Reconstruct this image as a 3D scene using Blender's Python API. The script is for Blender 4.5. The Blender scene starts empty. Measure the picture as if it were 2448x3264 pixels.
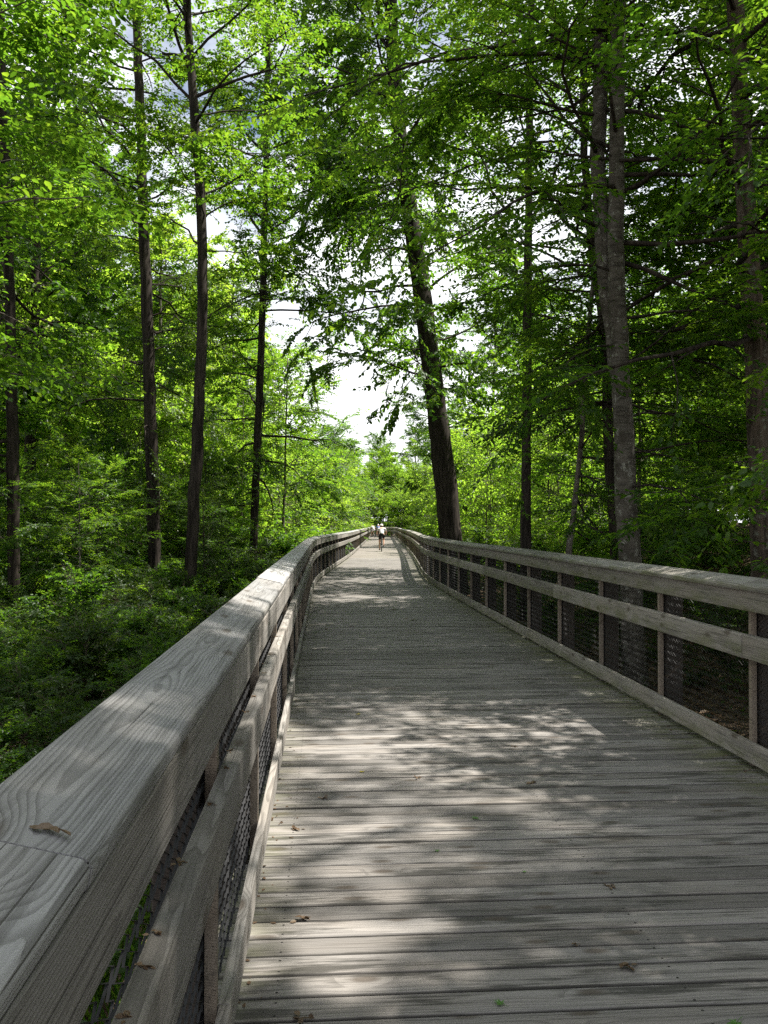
import bpy, math, random
import numpy as np
from mathutils import Vector, Matrix

SC = bpy.context.scene
COL = SC.collection
R = math.radians

# ------------------------------------------------------------------ camera
EYE = 1.65
FPX = 2770.0                      # focal length in photo pixels (2448 x 3264)
HORIZON = 1671.0
cam_d = bpy.data.cameras.new('camera')
cam = bpy.data.objects.new('camera', cam_d)
COL.objects.link(cam)
cam_d.sensor_fit = 'VERTICAL'
cam_d.sensor_height = 36.0
cam_d.sensor_width = 27.0
cam_d.lens = 36.0 * FPX / 3264.0
cam_d.clip_start = 0.05
cam_d.clip_end = 3000
cam.location = (0, 0, EYE)
cam.rotation_euler = (R(90) + math.atan((HORIZON - 1632) / FPX), 0, 0)
SC.camera = cam

# ------------------------------------------------------------------ light
SUN_DIR = Vector((0.50, 0.14, 1.0)).normalized()      # towards the sun
elev = math.asin(SUN_DIR.z)
azim = math.atan2(SUN_DIR.x, SUN_DIR.y)
world = bpy.data.worlds.new('World')
SC.world = world
world.use_nodes = True
wn = world.node_tree
wn.nodes.clear()
w_out = wn.nodes.new('ShaderNodeOutputWorld')
w_bg = wn.nodes.new('ShaderNodeBackground')
w_sky = wn.nodes.new('ShaderNodeTexSky')
w_sky.sky_type = 'NISHITA'
w_sky.sun_disc = False
w_sky.sun_elevation = elev
w_sky.sun_rotation = azim
w_sky.dust_density = 1.6
w_tc = wn.nodes.new('ShaderNodeTexCoord')
w_map = wn.nodes.new('ShaderNodeMapping')
w_map.inputs['Scale'].default_value = (1.0, 1.0, 2.2)
w_noise = wn.nodes.new('ShaderNodeTexNoise')
w_noise.inputs['Scale'].default_value = 2.6
w_noise.inputs['Detail'].default_value = 7
w_noise.inputs['Roughness'].default_value = 0.58
w_ramp = wn.nodes.new('ShaderNodeValToRGB')
w_ramp.color_ramp.elements[0].position = 0.40
w_ramp.color_ramp.elements[1].position = 0.58
w_mix = wn.nodes.new('ShaderNodeMixRGB')
w_mix.inputs['Color2'].default_value = (12.5, 12.7, 13.0, 1)      # sunlit cloud
L = wn.links.new
L(w_tc.outputs['Generated'], w_map.inputs['Vector'])
L(w_map.outputs['Vector'], w_noise.inputs['Vector'])
L(w_noise.outputs['Fac'], w_ramp.inputs['Fac'])
w_sep = wn.nodes.new('ShaderNodeSeparateXYZ')
w_hor = wn.nodes.new('ShaderNodeMapRange')
w_hor.inputs['From Min'].default_value = 0.16
w_hor.inputs['From Max'].default_value = 0.42
w_hor.inputs['To Min'].default_value = 1.0
w_hor.inputs['To Max'].default_value = 0.0
w_max = wn.nodes.new('ShaderNodeMath')
w_max.operation = 'MAXIMUM'
L(w_tc.outputs['Generated'], w_sep.inputs[0])
L(w_sep.outputs[2], w_hor.inputs['Value'])
L(w_hor.outputs[0], w_max.inputs[0])
L(w_ramp.outputs['Color'], w_max.inputs[1])
L(w_max.outputs[0], w_mix.inputs['Fac'])
L(w_sky.outputs['Color'], w_mix.inputs['Color1'])
L(w_mix.outputs['Color'], w_bg.inputs['Color'])
L(w_bg.outputs['Background'], w_out.inputs['Surface'])
w_bg.inputs['Strength'].default_value = 0.052

sun_d = bpy.data.lights.new('sun', 'SUN')
sun_d.energy = 5.0
sun_d.angle = R(0.53)
sun_d.color = (1.0, 0.95, 0.86)
sun = bpy.data.objects.new('sun', sun_d)
COL.objects.link(sun)
sun.rotation_euler = (-SUN_DIR).to_track_quat('-Z', 'Y').to_euler()

SC.view_settings.view_transform = 'Standard'
SC.view_settings.look = 'None'
SC.view_settings.gamma = 1
SC.view_settings.use_curve_mapping = False
SC.view_settings.exposure = 1.35

cy = SC.cycles
cy.max_bounces = 8
cy.diffuse_bounces = 4
cy.glossy_bounces = 2
cy.transmission_bounces = 6
cy.transparent_max_bounces = 6
cy.caustics_reflective = False
cy.caustics_refractive = False
cy.sample_clamp_indirect = 6
cy.use_denoising = False

# ------------------------------------------------------------------ helpers
rng = np.random.default_rng(7)


def tag(o, label=None, cat=None, group=None, kind=None):
    if label: o['label'] = label
    if cat: o['category'] = cat
    if group: o['group'] = group
    if kind: o['kind'] = kind
    return o


def empty(name, loc=(0, 0, 0), rz=0.0):
    o = bpy.data.objects.new(name, None)
    o.empty_display_size = 0.3
    COL.objects.link(o)
    o.location = loc
    o.rotation_euler = (0, 0, rz)
    return o


def link(name, me, parent=None, loc=None, rz=None):
    o = bpy.data.objects.new(name, me)
    COL.objects.link(o)
    if parent is not None: o.parent = parent
    if loc is not None: o.location = loc
    if rz is not None: o.rotation_euler = (0, 0, rz)
    return o


class MB:
    """collects rings / tubes / boxes and builds one mesh"""
    def __init__(self):
        self.v = []
        self.f = []

    def quadstrip(self, rings, close_ends=True):
        n = len(rings[0])
        b = len(self.v)
        for r in rings: self.v.extend([tuple(p) for p in r])
        for i in range(len(rings) - 1):
            a = b + i * n
            c = a + n
            for j in range(n):
                k = (j + 1) % n
                self.f.append((a + j, a + k, c + k, c + j))
        if close_ends:
            self.f.append(tuple(range(b + n - 1, b - 1, -1)))
            e = b + (len(rings) - 1) * n
            self.f.append(tuple(range(e, e + n)))

    def tube(self, pts, radii, sides=6, wob=None, close=True):
        pts = np.asarray(pts, float)
        m = len(pts)
        t = np.zeros_like(pts)
        t[1:-1] = pts[2:] - pts[:-2]
        t[0] = pts[1] - pts[0]
        t[-1] = pts[-1] - pts[-2]
        t /= np.maximum(np.linalg.norm(t, axis=1), 1e-9)[:, None]
        ref = np.array((1.0, 0, 0)) if abs(t[0][0]) < 0.7 else np.array((0, 1.0, 0))
        u = np.cross(ref, t); u /= np.maximum(np.linalg.norm(u, axis=1), 1e-9)[:, None]
        w = np.cross(t, u)
        ang = np.arange(sides) * 2 * math.pi / sides
        rings = []
        for i in range(m):
            rr = radii[i] if wob is None else radii[i] * wob(i, ang)
            rings.append(pts[i] + (np.cos(ang) * rr)[:, None] * u[i] + (np.sin(ang) * rr)[:, None] * w[i])
        self.quadstrip(rings, close)

    def box(self, x0, x1, y0, y1, z0, z1):
        self.quadstrip([[(x0, y0, z), (x1, y0, z), (x1, y1, z), (x0, y1, z)] for z in (z0, z1)])

    def mesh(self, name, mat, smooth=False):
        me = bpy.data.meshes.new(name)
        me.from_pydata([tuple(map(float, p)) for p in self.v], [], self.f)
        if mat: me.materials.append(mat)
        if smooth: me.polygons.foreach_set('use_smooth', np.ones(len(me.polygons), bool))
        me.update()
        return me

    def build(self, name, mat, parent=None, smooth=False, loc=None, rz=None):
        return link(name, self.mesh(name, mat, smooth), parent, loc, rz)


def quads_mesh(name, verts, nper, faces_local, mat, attr=None):
    """verts (n, nper, 3); faces_local = list of quads of local indices"""
    n = len(verts)
    me = bpy.data.meshes.new(name)
    me.vertices.add(n * nper)
    me.vertices.foreach_set('co', np.ascontiguousarray(verts, np.float32).ravel())
    fl = np.array(faces_local, np.int32)
    idx = (np.arange(n, dtype=np.int32)[:, None, None] * nper + fl[None]).reshape(-1, fl.shape[1])
    nf = len(idx)
    me.loops.add(nf * fl.shape[1])
    me.loops.foreach_set('vertex_index', idx.ravel())
    me.polygons.add(nf)
    me.polygons.foreach_set('loop_start', np.arange(nf, dtype=np.int32) * fl.shape[1])
    me.polygons.foreach_set('loop_total', np.full(nf, fl.shape[1], np.int32))
    if mat: me.materials.append(mat)
    if attr is not None:
        a = me.attributes.new('tint', 'FLOAT', 'POINT')
        a.data.foreach_set('value', np.repeat(attr, nper).astype(np.float32))
    me.update(calc_edges=True)
    return me


# ---------------------------------------------------------------- node helpers
def new_mat(name):
    m = bpy.data.materials.new(name)
    m.use_nodes = True
    m.node_tree.nodes.clear()
    return m, m.node_tree


def nd(nt, typ, ins=None, **props):
    n = nt.nodes.new(typ)
    for k, v in props.items(): setattr(n, k, v)
    for k, v in (ins or {}).items():
        if hasattr(v, 'is_output') or isinstance(v, bpy.types.NodeSocket):
            nt.links.new(v, n.inputs[k])
        else:
            n.inputs[k].default_value = v
    return n


def math_(nt, op, a, b=0.0, c=None):
    ins = {0: a, 1: b}
    if c is not None: ins[2] = c
    return nd(nt, 'ShaderNodeMath', ins, operation=op).outputs[0]


def comb(nt, x, y, z):
    return nd(nt, 'ShaderNodeCombineXYZ', {0: x, 1: y, 2: z}).outputs[0]


def noise(nt, vec, scale, detail=3.0, rough=0.55, out='Fac'):
    return nd(nt, 'ShaderNodeTexNoise', {'Vector': vec, 'Scale': scale, 'Detail': detail, 'Roughness': rough}).outputs[out]


def ramp(nt, fac, stops):
    n = nd(nt, 'ShaderNodeValToRGB', {'Fac': fac})
    cr = n.color_ramp
    while len(cr.elements) < len(stops): cr.elements.new(0.5)
    for e, (p, c) in zip(cr.elements, stops):
        e.position = p
        e.color = (c, c, c, 1) if isinstance(c, (int, float)) else (*c, 1)
    return n.outputs['Color']


def sstep(nt, v, a, b):
    return nd(nt, 'ShaderNodeMapRange', {'Value': v, 'From Min': a, 'From Max': b, 'To Min': 0.0, 'To Max': 1.0},
              interpolation_type='SMOOTHSTEP', clamp=True).outputs[0]


def mix(nt, fac, a, b, blend='MIX'):
    n = nd(nt, 'ShaderNodeMixRGB', blend_type=blend)
    for k, v in (('Fac', fac), ('Color1', a), ('Color2', b)):
        if isinstance(v, bpy.types.NodeSocket): nt.links.new(v, n.inputs[k])
        elif isinstance(v, (int, float)) and k != 'Fac': n.inputs[k].default_value = (v, v, v, 1)
        elif k == 'Fac': n.inputs[k].default_value = v
        else: n.inputs[k].default_value = (*v, 1)
    return n.outputs[0]


def finish(nt, color, rough=0.8, height=None, bump=0.3, dist=0.003, spec=0.3):
    p = nd(nt, 'ShaderNodeBsdfPrincipled', {'Roughness': rough, 'Specular IOR Level': spec})
    if isinstance(color, bpy.types.NodeSocket): nt.links.new(color, p.inputs['Base Color'])
    else: p.inputs['Base Color'].default_value = (*color, 1)
    if height is not None:
        b = nd(nt, 'ShaderNodeBump', {'Height': height, 'Strength': bump, 'Distance': dist})
        nt.links.new(b.outputs[0], p.inputs['Normal'])
    o = nd(nt, 'ShaderNodeOutputMaterial')
    nt.links.new(p.outputs[0], o.inputs[0])


def plain(name, color, rough=0.7, spec=0.3):
    m, nt = new_mat(name)
    finish(nt, color, rough, spec=spec)
    return m


# ---------------------------------------------------------------- materials
def wood(name, light, dark, ring_w=0.0085, ring_amt=0.8, stain=0.5, moss_axis=None, moss_lo=1.0, moss_hi=1.6, moss_amt=0.7, knot_keep=0.45, edge=None, bump=0.55):
    m, nt = new_mat(name)
    tc = nd(nt, 'ShaderNodeTexCoord').outputs['Object']
    rnd = nd(nt, 'ShaderNodeObjectInfo').outputs['Random']
    s = nd(nt, 'ShaderNodeSeparateXYZ', {0: tc})
    x0, y, z = s.outputs
    r2 = math_(nt, 'FRACT', math_(nt, 'MULTIPLY', rnd, 91.7))
    r3 = math_(nt, 'FRACT', math_(nt, 'MULTIPLY', rnd, 377.3))
    x = math_(nt, 'ADD', x0, math_(nt, 'MULTIPLY', rnd, 173.0))
    flat = math_(nt, 'ADD', y, z)
    # knots on the board face
    kv = comb(nt, math_(nt, 'MULTIPLY', x, 2.3), math_(nt, 'ADD', math_(nt, 'MULTIPLY', flat, 6.0), math_(nt, 'MULTIPLY', r2, 17.0)), 0.0)
    vor = nd(nt, 'ShaderNodeTexVoronoi', {'Vector': kv, 'Scale': 1.0}, voronoi_dimensions='2D')
    kd, kc = vor.outputs['Distance'], vor.outputs['Color']
    keep = math_(nt, 'LESS_THAN', nd(nt, 'ShaderNodeSeparateColor', {0: kc}).outputs[0], knot_keep)
    kb = math_(nt, 'MULTIPLY', sstep(nt, kd, 0.42, 0.0), keep)
    # growth rings round a pith beside the board
    nz = nd(nt, 'ShaderNodeTexNoise', {'Vector': comb(nt, math_(nt, 'MULTIPLY', x, 0.85), math_(nt, 'MULTIPLY', y, 3.0), math_(nt, 'MULTIPLY', z, 3.0)),
                                       'Scale': 1.0, 'Detail': 2.0, 'Roughness': 0.5})
    nc = nd(nt, 'ShaderNodeSeparateColor', {0: nz.outputs['Color']})
    yy = math_(nt, 'ADD', math_(nt, 'ADD', y, math_(nt, 'MULTIPLY_ADD', nc.outputs[0], 0.07, -0.035)), math_(nt, 'MULTIPLY_ADD', r2, 0.12, -0.06))
    zz = math_(nt, 'ADD', math_(nt, 'ADD', z, math_(nt, 'MULTIPLY_ADD', nc.outputs[1], 0.07, -0.035)), math_(nt, 'MULTIPLY_ADD', r3, 0.10, 0.03))
    rr = math_(nt, 'SQRT', math_(nt, 'ADD', math_(nt, 'MULTIPLY', yy, yy), math_(nt, 'MULTIPLY', zz, zz)))
    rr = math_(nt, 'ADD', rr, math_(nt, 'MULTIPLY', kb, 0.02))
    fine = noise(nt, comb(nt, math_(nt, 'MULTIPLY', x, 6.0), math_(nt, 'MULTIPLY', y, 40.0), math_(nt, 'MULTIPLY', z, 40.0)), 1.0, 3.0)
    rr = math_(nt, 'ADD', rr, math_(nt, 'MULTIPLY', fine, 0.0035))
    saw = math_(nt, 'FRACT', math_(nt, 'DIVIDE', rr, ring_w))
    ring = ramp(nt, saw, [(0.0, 0.0), (0.45, 0.12), (0.80, 0.85), (0.93, 1.0), (1.0, 0.0)])
    streak = noise(nt, comb(nt, math_(nt, 'MULTIPLY', x, 2.2), math_(nt, 'MULTIPLY', y, 75.0), math_(nt, 'MULTIPLY', z, 75.0)), 1.0, 4.0, 0.6)
    blot = noise(nt, comb(nt, math_(nt, 'MULTIPLY', x, 1.7), math_(nt, 'MULTIPLY', y, 9.0), math_(nt, 'MULTIPLY', z, 9.0)), 1.0, 4.0, 0.6)
    d1 = math_(nt, 'MULTIPLY', ring, ring_amt)
    col = mix(nt, d1, light, dark)
    tone = math_(nt, 'MULTIPLY_ADD', r3, 0.54, 0.70)
    col = mix(nt, 1.0, col, nd(nt, 'ShaderNodeCombineColor', {0: tone, 1: tone, 2: tone}).outputs[0], 'MULTIPLY')
    col = mix(nt, math_(nt, 'MULTIPLY', sstep(nt, streak, 0.48, 0.72), 0.55), col, [c * 0.5 for c in dark])
    ck = noise(nt, comb(nt, math_(nt, 'MULTIPLY', x, 0.9), math_(nt, 'MULTIPLY', y, 110.0), math_(nt, 'MULTIPLY', z, 110.0)), 1.0, 2.0, 0.5)
    crack = sstep(nt, ck, 0.665, 0.70)
    col = mix(nt, math_(nt, 'MULTIPLY', crack, 0.85), col, (0.03, 0.027, 0.024))
    st = math_(nt, 'MULTIPLY', sstep(nt, math_(nt, 'MULTIPLY_ADD', streak, 0.35, math_(nt, 'MULTIPLY', blot, 0.8)), 0.56, 0.70), stain)
    col = mix(nt, st, col, (0.055, 0.052, 0.047))
    col = mix(nt, math_(nt, 'MULTIPLY', math_(nt, 'MULTIPLY', sstep(nt, kd, 0.17, 0.05), keep), 0.75), col, (0.07, 0.055, 0.042))
    warm = noise(nt, comb(nt, math_(nt, 'MULTIPLY', x, 0.9), math_(nt, 'MULTIPLY', y, 3.0), math_(nt, 'MULTIPLY', z, 3.0)), 1.3, 2.0)
    col = mix(nt, math_(nt, 'MULTIPLY', sstep(nt, warm, 0.4, 0.7), 0.45), col, (1.04, 0.96, 0.87), 'MULTIPLY')
    if moss_axis is not None:
        a = {'absx': math_(nt, 'MAXIMUM', x0, math_(nt, 'MULTIPLY', x0, -0.84)), 'y': y, '-y': math_(nt, 'MULTIPLY', y, -1.0), '-z': math_(nt, 'MULTIPLY', z, -1.0)}[moss_axis]
        mn = noise(nt, comb(nt, math_(nt, 'MULTIPLY', x, 2.5), math_(nt, 'MULTIPLY', y, 8.0), math_(nt, 'MULTIPLY', z, 8.0)), 1.5, 4.0, 0.65)
        mf = math_(nt, 'MULTIPLY', sstep(nt, a, moss_lo, moss_hi), sstep(nt, mn, 0.36, 0.62))
        col = mix(nt, math_(nt, 'MULTIPLY', mf, moss_amt), col, (0.105, 0.115, 0.035))
    if edge is not None:
        ax = math_(nt, 'ABSOLUTE', math_(nt, 'SUBTRACT', math_(nt, 'ABSOLUTE', math_(nt, 'SUBTRACT', math_(nt, 'ABSOLUTE', x0), 0.725)), 0.725))
        ay = math_(nt, 'SUBTRACT', math_(nt, 'ABSOLUTE', y), 0.040)
        sd_ = math_(nt, 'ADD', math_(nt, 'MULTIPLY', ax, ax), math_(nt, 'MULTIPLY', ay, ay))
        col = mix(nt, math_(nt, 'LESS_THAN', sd_, 0.0055 ** 2), col, (0.02, 0.018, 0.016))
        ef = sstep(nt, math_(nt, 'ADD', math_(nt, 'ABSOLUTE', y), math_(nt, 'MULTIPLY_ADD', blot, 0.008, -0.004)), edge - 0.0055, edge)  # edge dirt plus the shade of the gaps, put into the board colour
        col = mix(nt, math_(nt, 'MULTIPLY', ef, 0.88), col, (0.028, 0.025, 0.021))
    h = math_(nt, 'ADD', math_(nt, 'MULTIPLY', ring, -0.5), math_(nt, 'MULTIPLY_ADD', streak, -0.9, math_(nt, 'MULTIPLY', crack, -2.0)))
    finish(nt, col, 0.74, h, bump, 0.003, 0.35)
    return m


M = {}
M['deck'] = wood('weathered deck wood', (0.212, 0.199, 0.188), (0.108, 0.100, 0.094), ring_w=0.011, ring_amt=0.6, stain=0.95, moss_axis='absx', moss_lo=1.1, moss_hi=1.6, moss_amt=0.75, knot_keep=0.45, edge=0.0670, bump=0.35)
M['cap'] = wood('weathered cap wood', (0.345, 0.342, 0.342), (0.130, 0.126, 0.124), ring_w=0.0052, ring_amt=0.62, stain=0.22, moss_axis='-y', moss_lo=0.06, moss_hi=0.10, moss_amt=0.55)
M['cap_mossy'] = wood('mossy cap wood', (0.29, 0.278, 0.255), (0.15, 0.14, 0.122), ring_amt=0.75, stain=0.4, moss_axis='y', moss_lo=0.04, moss_hi=0.095, moss_amt=0.9)
M['rail'] = wood('weathered rail wood', (0.275, 0.260, 0.243), (0.135, 0.125, 0.114), ring_w=0.0075, ring_amt=0.8, stain=0.25)
M['rail_mossy'] = wood('weathered mossy rail wood', (0.27, 0.25, 0.222), (0.15, 0.135, 0.117), ring_amt=0.75, stain=0.32, moss_axis='-z', moss_lo=-0.05, moss_hi=0.05, moss_amt=0.5)
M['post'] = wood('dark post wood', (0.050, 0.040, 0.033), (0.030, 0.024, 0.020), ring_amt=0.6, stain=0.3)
M['batten'] = wood('batten wood', (0.27, 0.225, 0.18), (0.16, 0.13, 0.1), ring_amt=0.6, stain=0.3)
M['wire'] = plain('black coated wire', (0.026, 0.026, 0.028), 0.55, 0.25)


def bark(name, c1, c2, zs=1.4, xs=14.0, lichen=None, bump=0.8, lich_fac=(0.56, 0.64), bands=0.0):
    m, nt = new_mat(name)
    tc = nd(nt, 'ShaderNodeTexCoord').outputs['Object']
    s = nd(nt, 'ShaderNodeSeparateXYZ', {0: tc})
    v = comb(nt, math_(nt, 'MULTIPLY', s.outputs[0], xs), math_(nt, 'MULTIPLY', s.outputs[1], xs), math_(nt, 'MULTIPLY', s.outputs[2], zs))
    a = noise(nt, v, 1.0, 5.0, 0.65)
    b = noise(nt, tc, 2.0, 4.0, 0.6)
    col = mix(nt, sstep(nt, a, 0.36, 0.64), c1, c2)
    col = mix(nt, sstep(nt, b, 0.3, 0.75), col, (0.72, 0.72, 0.70), 'MULTIPLY')
    if bands:
        bn = noise(nt, comb(nt, math_(nt, 'MULTIPLY', s.outputs[0], 3.0), math_(nt, 'MULTIPLY', s.outputs[1], 3.0), math_(nt, 'MULTIPLY', s.outputs[2], 22.0)), 1.0, 3.0)
        col = mix(nt, math_(nt, 'MULTIPLY', sstep(nt, bn, 0.5, 0.68), bands), col, [c * 0.45 for c in c1])
    if lichen:
        l = noise(nt, tc, 9.0, 4.0, 0.7)
        col = mix(nt, math_(nt, 'MULTIPLY', sstep(nt, l, *lich_fac), 0.8), col, lichen)
    finish(nt, col, 0.9, a, bump, 0.02, 0.2)
    return m


M['bark_dark'] = bark('dark furrowed bark', (0.018, 0.014, 0.012), (0.06, 0.048, 0.04))
M['bark_brown'] = bark('brown bark', (0.045, 0.035, 0.027), (0.13, 0.10, 0.078), lichen=(0.17, 0.17, 0.14))
M['bark_beech'] = bark('pale smooth bark', (0.080, 0.070, 0.058), (0.145, 0.130, 0.112), zs=5.0, xs=5.0, lichen=(0.27, 0.27, 0.235), bump=0.4, lich_fac=(0.57, 0.65), bands=0.7)
M['bark_grey'] = bark('grey bark', (0.07, 0.06, 0.05), (0.15, 0.13, 0.11), lichen=(0.24, 0.24, 0.21))
M['bark_dead'] = bark('bleached dead wood', (0.22, 0.19, 0.16), (0.38, 0.35, 0.31))


def leaf_mat(name, cols, trans, fac=0.55, gloss=0.018):
    m, nt = new_mat(name)
    t = nd(nt, 'ShaderNodeAttribute', attribute_name='tint').outputs['Fac']
    rnd = nd(nt, 'ShaderNodeObjectInfo').outputs['Random']
    t2 = math_(nt, 'ADD', math_(nt, 'MULTIPLY', t, 0.75), math_(nt, 'MULTIPLY', rnd, 0.25))
    c = ramp(nt, t2, [(i / (len(cols) - 1), k) for i, k in enumerate(cols)])
    tcol = ramp(nt, t2, [(i / (len(trans) - 1), k) for i, k in enumerate(trans)])
    d = nd(nt, 'ShaderNodeBsdfDiffuse', {'Color': c})
    tr = nd(nt, 'ShaderNodeBsdfTranslucent', {'Color': tcol})
    g = nd(nt, 'ShaderNodeBsdfGlossy', {'Color': (0.9, 0.95, 0.9, 1), 'Roughness': 0.42})
    m1 = nd(nt, 'ShaderNodeMixShader', {0: fac, 1: d.outputs[0], 2: tr.outputs[0]})
    m2 = nd(nt, 'ShaderNodeMixShader', {0: gloss, 1: m1.outputs[0], 2: g.outputs[0]})
    o = nd(nt, 'ShaderNodeOutputMaterial')
    nt.links.new(m2.outputs[0], o.inputs[0])
    return m


M['leaf'] = leaf_mat('broad leaf', [(0.026, 0.060, 0.015), (0.038, 0.080, 0.018), (0.062, 0.102, 0.022)],
                     [(0.095, 0.235, 0.014), (0.165, 0.34, 0.018), (0.34, 0.49, 0.028)])
M['leaf_yellow'] = leaf_mat('light spring leaf', [(0.062, 0.105, 0.020), (0.085, 0.125, 0.024), (0.13, 0.145, 0.035)],
                            [(0.23, 0.45, 0.025), (0.32, 0.54, 0.035), (0.47, 0.60, 0.065)], 0.64)
M['leaf_dark'] = leaf_mat('glossy dark leaf', [(0.020, 0.042, 0.012), (0.028, 0.055, 0.015), (0.04, 0.068, 0.018)],
                          [(0.08, 0.16, 0.012), (0.11, 0.20, 0.015), (0.18, 0.26, 0.02)], 0.42, 0.02)
M['litter'] = leaf_mat('fallen brown leaf', [(0.08, 0.05, 0.03), (0.13, 0.085, 0.053), (0.20, 0.14, 0.09)],
                       [(0.12, 0.08, 0.04), (0.16, 0.11, 0.06), (0.2, 0.14, 0.08)], 0.2, 0.04)
M['blossom'] = plain('pale pink blossom', (0.75, 0.62, 0.58), 0.7)


# ------------------------------------------------------------------ path line
DS = 0.05
SS = np.arange(-8.0, 128.0, DS)


def smooth(t):
    t = np.clip(t, 0, 1)
    return t * t * (3 - 2 * t)


def heading(s):
    h = -3.9 + 4.7 * smooth((s - 19) / 11.0) - 0.85 * smooth((s - 34) / 24.0)
    h = h - 68.0 * smooth((s - 107.0) / 7.0)
    return np.radians(h)


HH = heading(SS)
i0 = int(round(8.0 / DS))
PX = np.cumsum(np.sin(HH)) * DS
PY = np.cumsum(np.cos(HH)) * DS
h0 = R(-3.9)
HALF = 1.5675
C0 = (1.2825 * math.cos(h0), -1.2825 * math.sin(h0))
PX = PX - PX[i0] + C0[0]
PY = PY - PY[i0] + C0[1]


def pth(s, off=0.0):
    x = np.interp(s, SS, PX); y = np.interp(s, SS, PY); h = np.interp(s, SS, HH)
    return x + off * math.cos(h), y - off * math.sin(h), h


NEAR = SS < 108
def centre_x(y):
    return np.interp(y, PY[NEAR], PX[NEAR])


def ground(x, y):
    x = np.asarray(x, float); y = np.asarray(y, float)
    u = x - centre_x(y)
    n = 0.10 * np.sin(0.9 * x + 1.3) * np.cos(0.7 * y) + 0.14 * np.sin(0.31 * x - 0.23 * y + 2) + 0.05 * np.sin(2.3 * x + 1.7 * y)
    left = -1.0 - 0.5 * smooth((-u - 3) / 20.0)
    bank = 3.6 * smooth((u - 4.0) / 15.0) * (1 - 0.75 * smooth((y - 25) / 40.0))
    right = -0.85 + bank
    z = np.where(u < 0, left, right)
    k = smooth((u + 2) / 4.0)
    z = (1 - k) * left + k * right
    z = z + n * smooth((np.abs(u) - 1.0) / 2.0)
    far = smooth((y - 100) / 30.0)
    return z * (1 - far) + far * (-0.5 + 2.5 * smooth((y - 118) / 60.0))


# ------------------------------------------------------------------ terrain
def build_ground():
    xs = np.concatenate([[-900, -400, -200, -120], np.arange(-80, -24, 4.0), np.arange(-24, 24, 0.6), np.arange(24, 84, 4.0), [120, 200, 400, 900]])
    ys = np.concatenate([[-600, -200, -80, -40], np.arange(-20, 40, 0.7), np.arange(40, 160, 3.0), [180, 220, 300, 450, 700, 1500]])
    X, Y = np.meshgrid(xs, ys)
    Z = ground(X, Y)
    nx, ny = len(xs), len(ys)
    v = np.stack([X, Y, Z], -1).reshape(-1, 3)
    f = []
    for j in range(ny - 1):
        for i in range(nx - 1):
            a = j * nx + i
            f.append((a, a + 1, a + nx + 1, a + nx))
    me = bpy.data.meshes.new('ground')
    me.from_pydata(v.tolist(), [], f)
    me.polygons.foreach_set('use_smooth', np.ones(len(f), bool))
    m, nt = new_mat('forest floor')
    tc = nd(nt, 'ShaderNodeTexCoord').outputs['Object']
    a = noise(nt, tc, 0.5, 5.0, 0.6)
    b = noise(nt, tc, 14.0, 5.0, 0.7)
    vor = nd(nt, 'ShaderNodeTexVoronoi', {'Vector': tc, 'Scale': 11.0})
    cell = nd(nt, 'ShaderNodeSeparateColor', {0: vor.outputs['Color']}).outputs[0]
    col = ramp(nt, cell, [(0.0, (0.045, 0.03, 0.02)), (0.5, (0.10, 0.07, 0.045)), (1.0, (0.19, 0.14, 0.095))])
    col = mix(nt, sstep(nt, b, 0.45, 0.7), col, (0.03, 0.022, 0.015))
    col = mix(nt, math_(nt, 'MULTIPLY', sstep(nt, a, 0.5, 0.7), 0.55), col, (0.045, 0.07, 0.02))
    finish(nt, col, 0.95, math_(nt, 'ADD', b, cell), 0.8, 0.05, 0.1)
    me.materials.append(m)
    o = link('ground', me)
    tag(o, kind='structure')


build_ground()

# ------------------------------------------------------------------ boardwalk deck
random.seed(4)
deck = empty('boardwalk_path', (C0[0], C0[1], 0))
tag(deck, kind='structure')
deck.rotation_euler = (0, 0, 0)


def world_child(o, parent, loc, rz):
    o.parent = parent
    o.location = Vector(loc) - parent.location
    o.rotation_euler = (0, 0, rz)


def plank_mesh(k, w, ln):
    mb = MB()
    c = 0.006
    t = 0.038
    rd = random.Random(k)
    rings = []
    for x in (-ln / 2, ln / 2):
        cup = rd.uniform(-0.0015, 0.002)
        rings.append([(x, -w / 2, -t), (x, w / 2, -t), (x, w / 2, -c), (x, w / 2 - c, 0 + cup), (x, 0, -cup * 0.6), (x, -w / 2 + c, 0 + cup), (x, -w / 2, -c)])
    mb.quadstrip(rings)
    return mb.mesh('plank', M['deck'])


PITCH = 0.1450
plank_meshes = [plank_mesh(k, 0.1345 + 0.0014 * (k % 4), 3.40 + 0.012 * (k % 5)) for k in range(10)]
s = -1.2
count = 0
far_v, far_f = [], []
far_rings = []
while s < 126:
    x, y, h = pth(s)
    rz = -h           # plank runs across the path, local x = right normal
    if count < 300:
        o = link('plank', plank_meshes[random.randrange(10)])
        world_child(o, deck, (x, y, random.uniform(-0.002, 0.002)), rz + random.gauss(0, 0.0006))
        o.rotation_euler[1] = random.gauss(0, 0.0005)
        o.rotation_euler[0] = random.gauss(0, 0.008)
        far_s = s
    else:
        n = np.array((math.cos(h), -math.sin(h))); d = np.array((math.sin(h), math.cos(h)))
        w = 0.067; ln = 1.70
        zt = random.uniform(-0.002, 0.002)
        b = len(far_v)
        for zz in (-0.038 + zt, zt):
            for a, c in ((-ln, -w), (ln, -w), (ln, w), (-ln, w)):
                p = np.array((x, y)) + n * a + d * c
                far_v.append((p[0] - C0[0], p[1] - C0[1], zz))
        far_f += [(b, b + 3, b + 2, b + 1), (b + 4, b + 5, b + 6, b + 7)] + [(b + i, b + (i + 1) % 4, b + 4 + (i + 1) % 4, b + 4 + i) for i in range(4)]
    count += 1
    s += PITCH + random.gauss(0, 0.0012)
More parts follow.
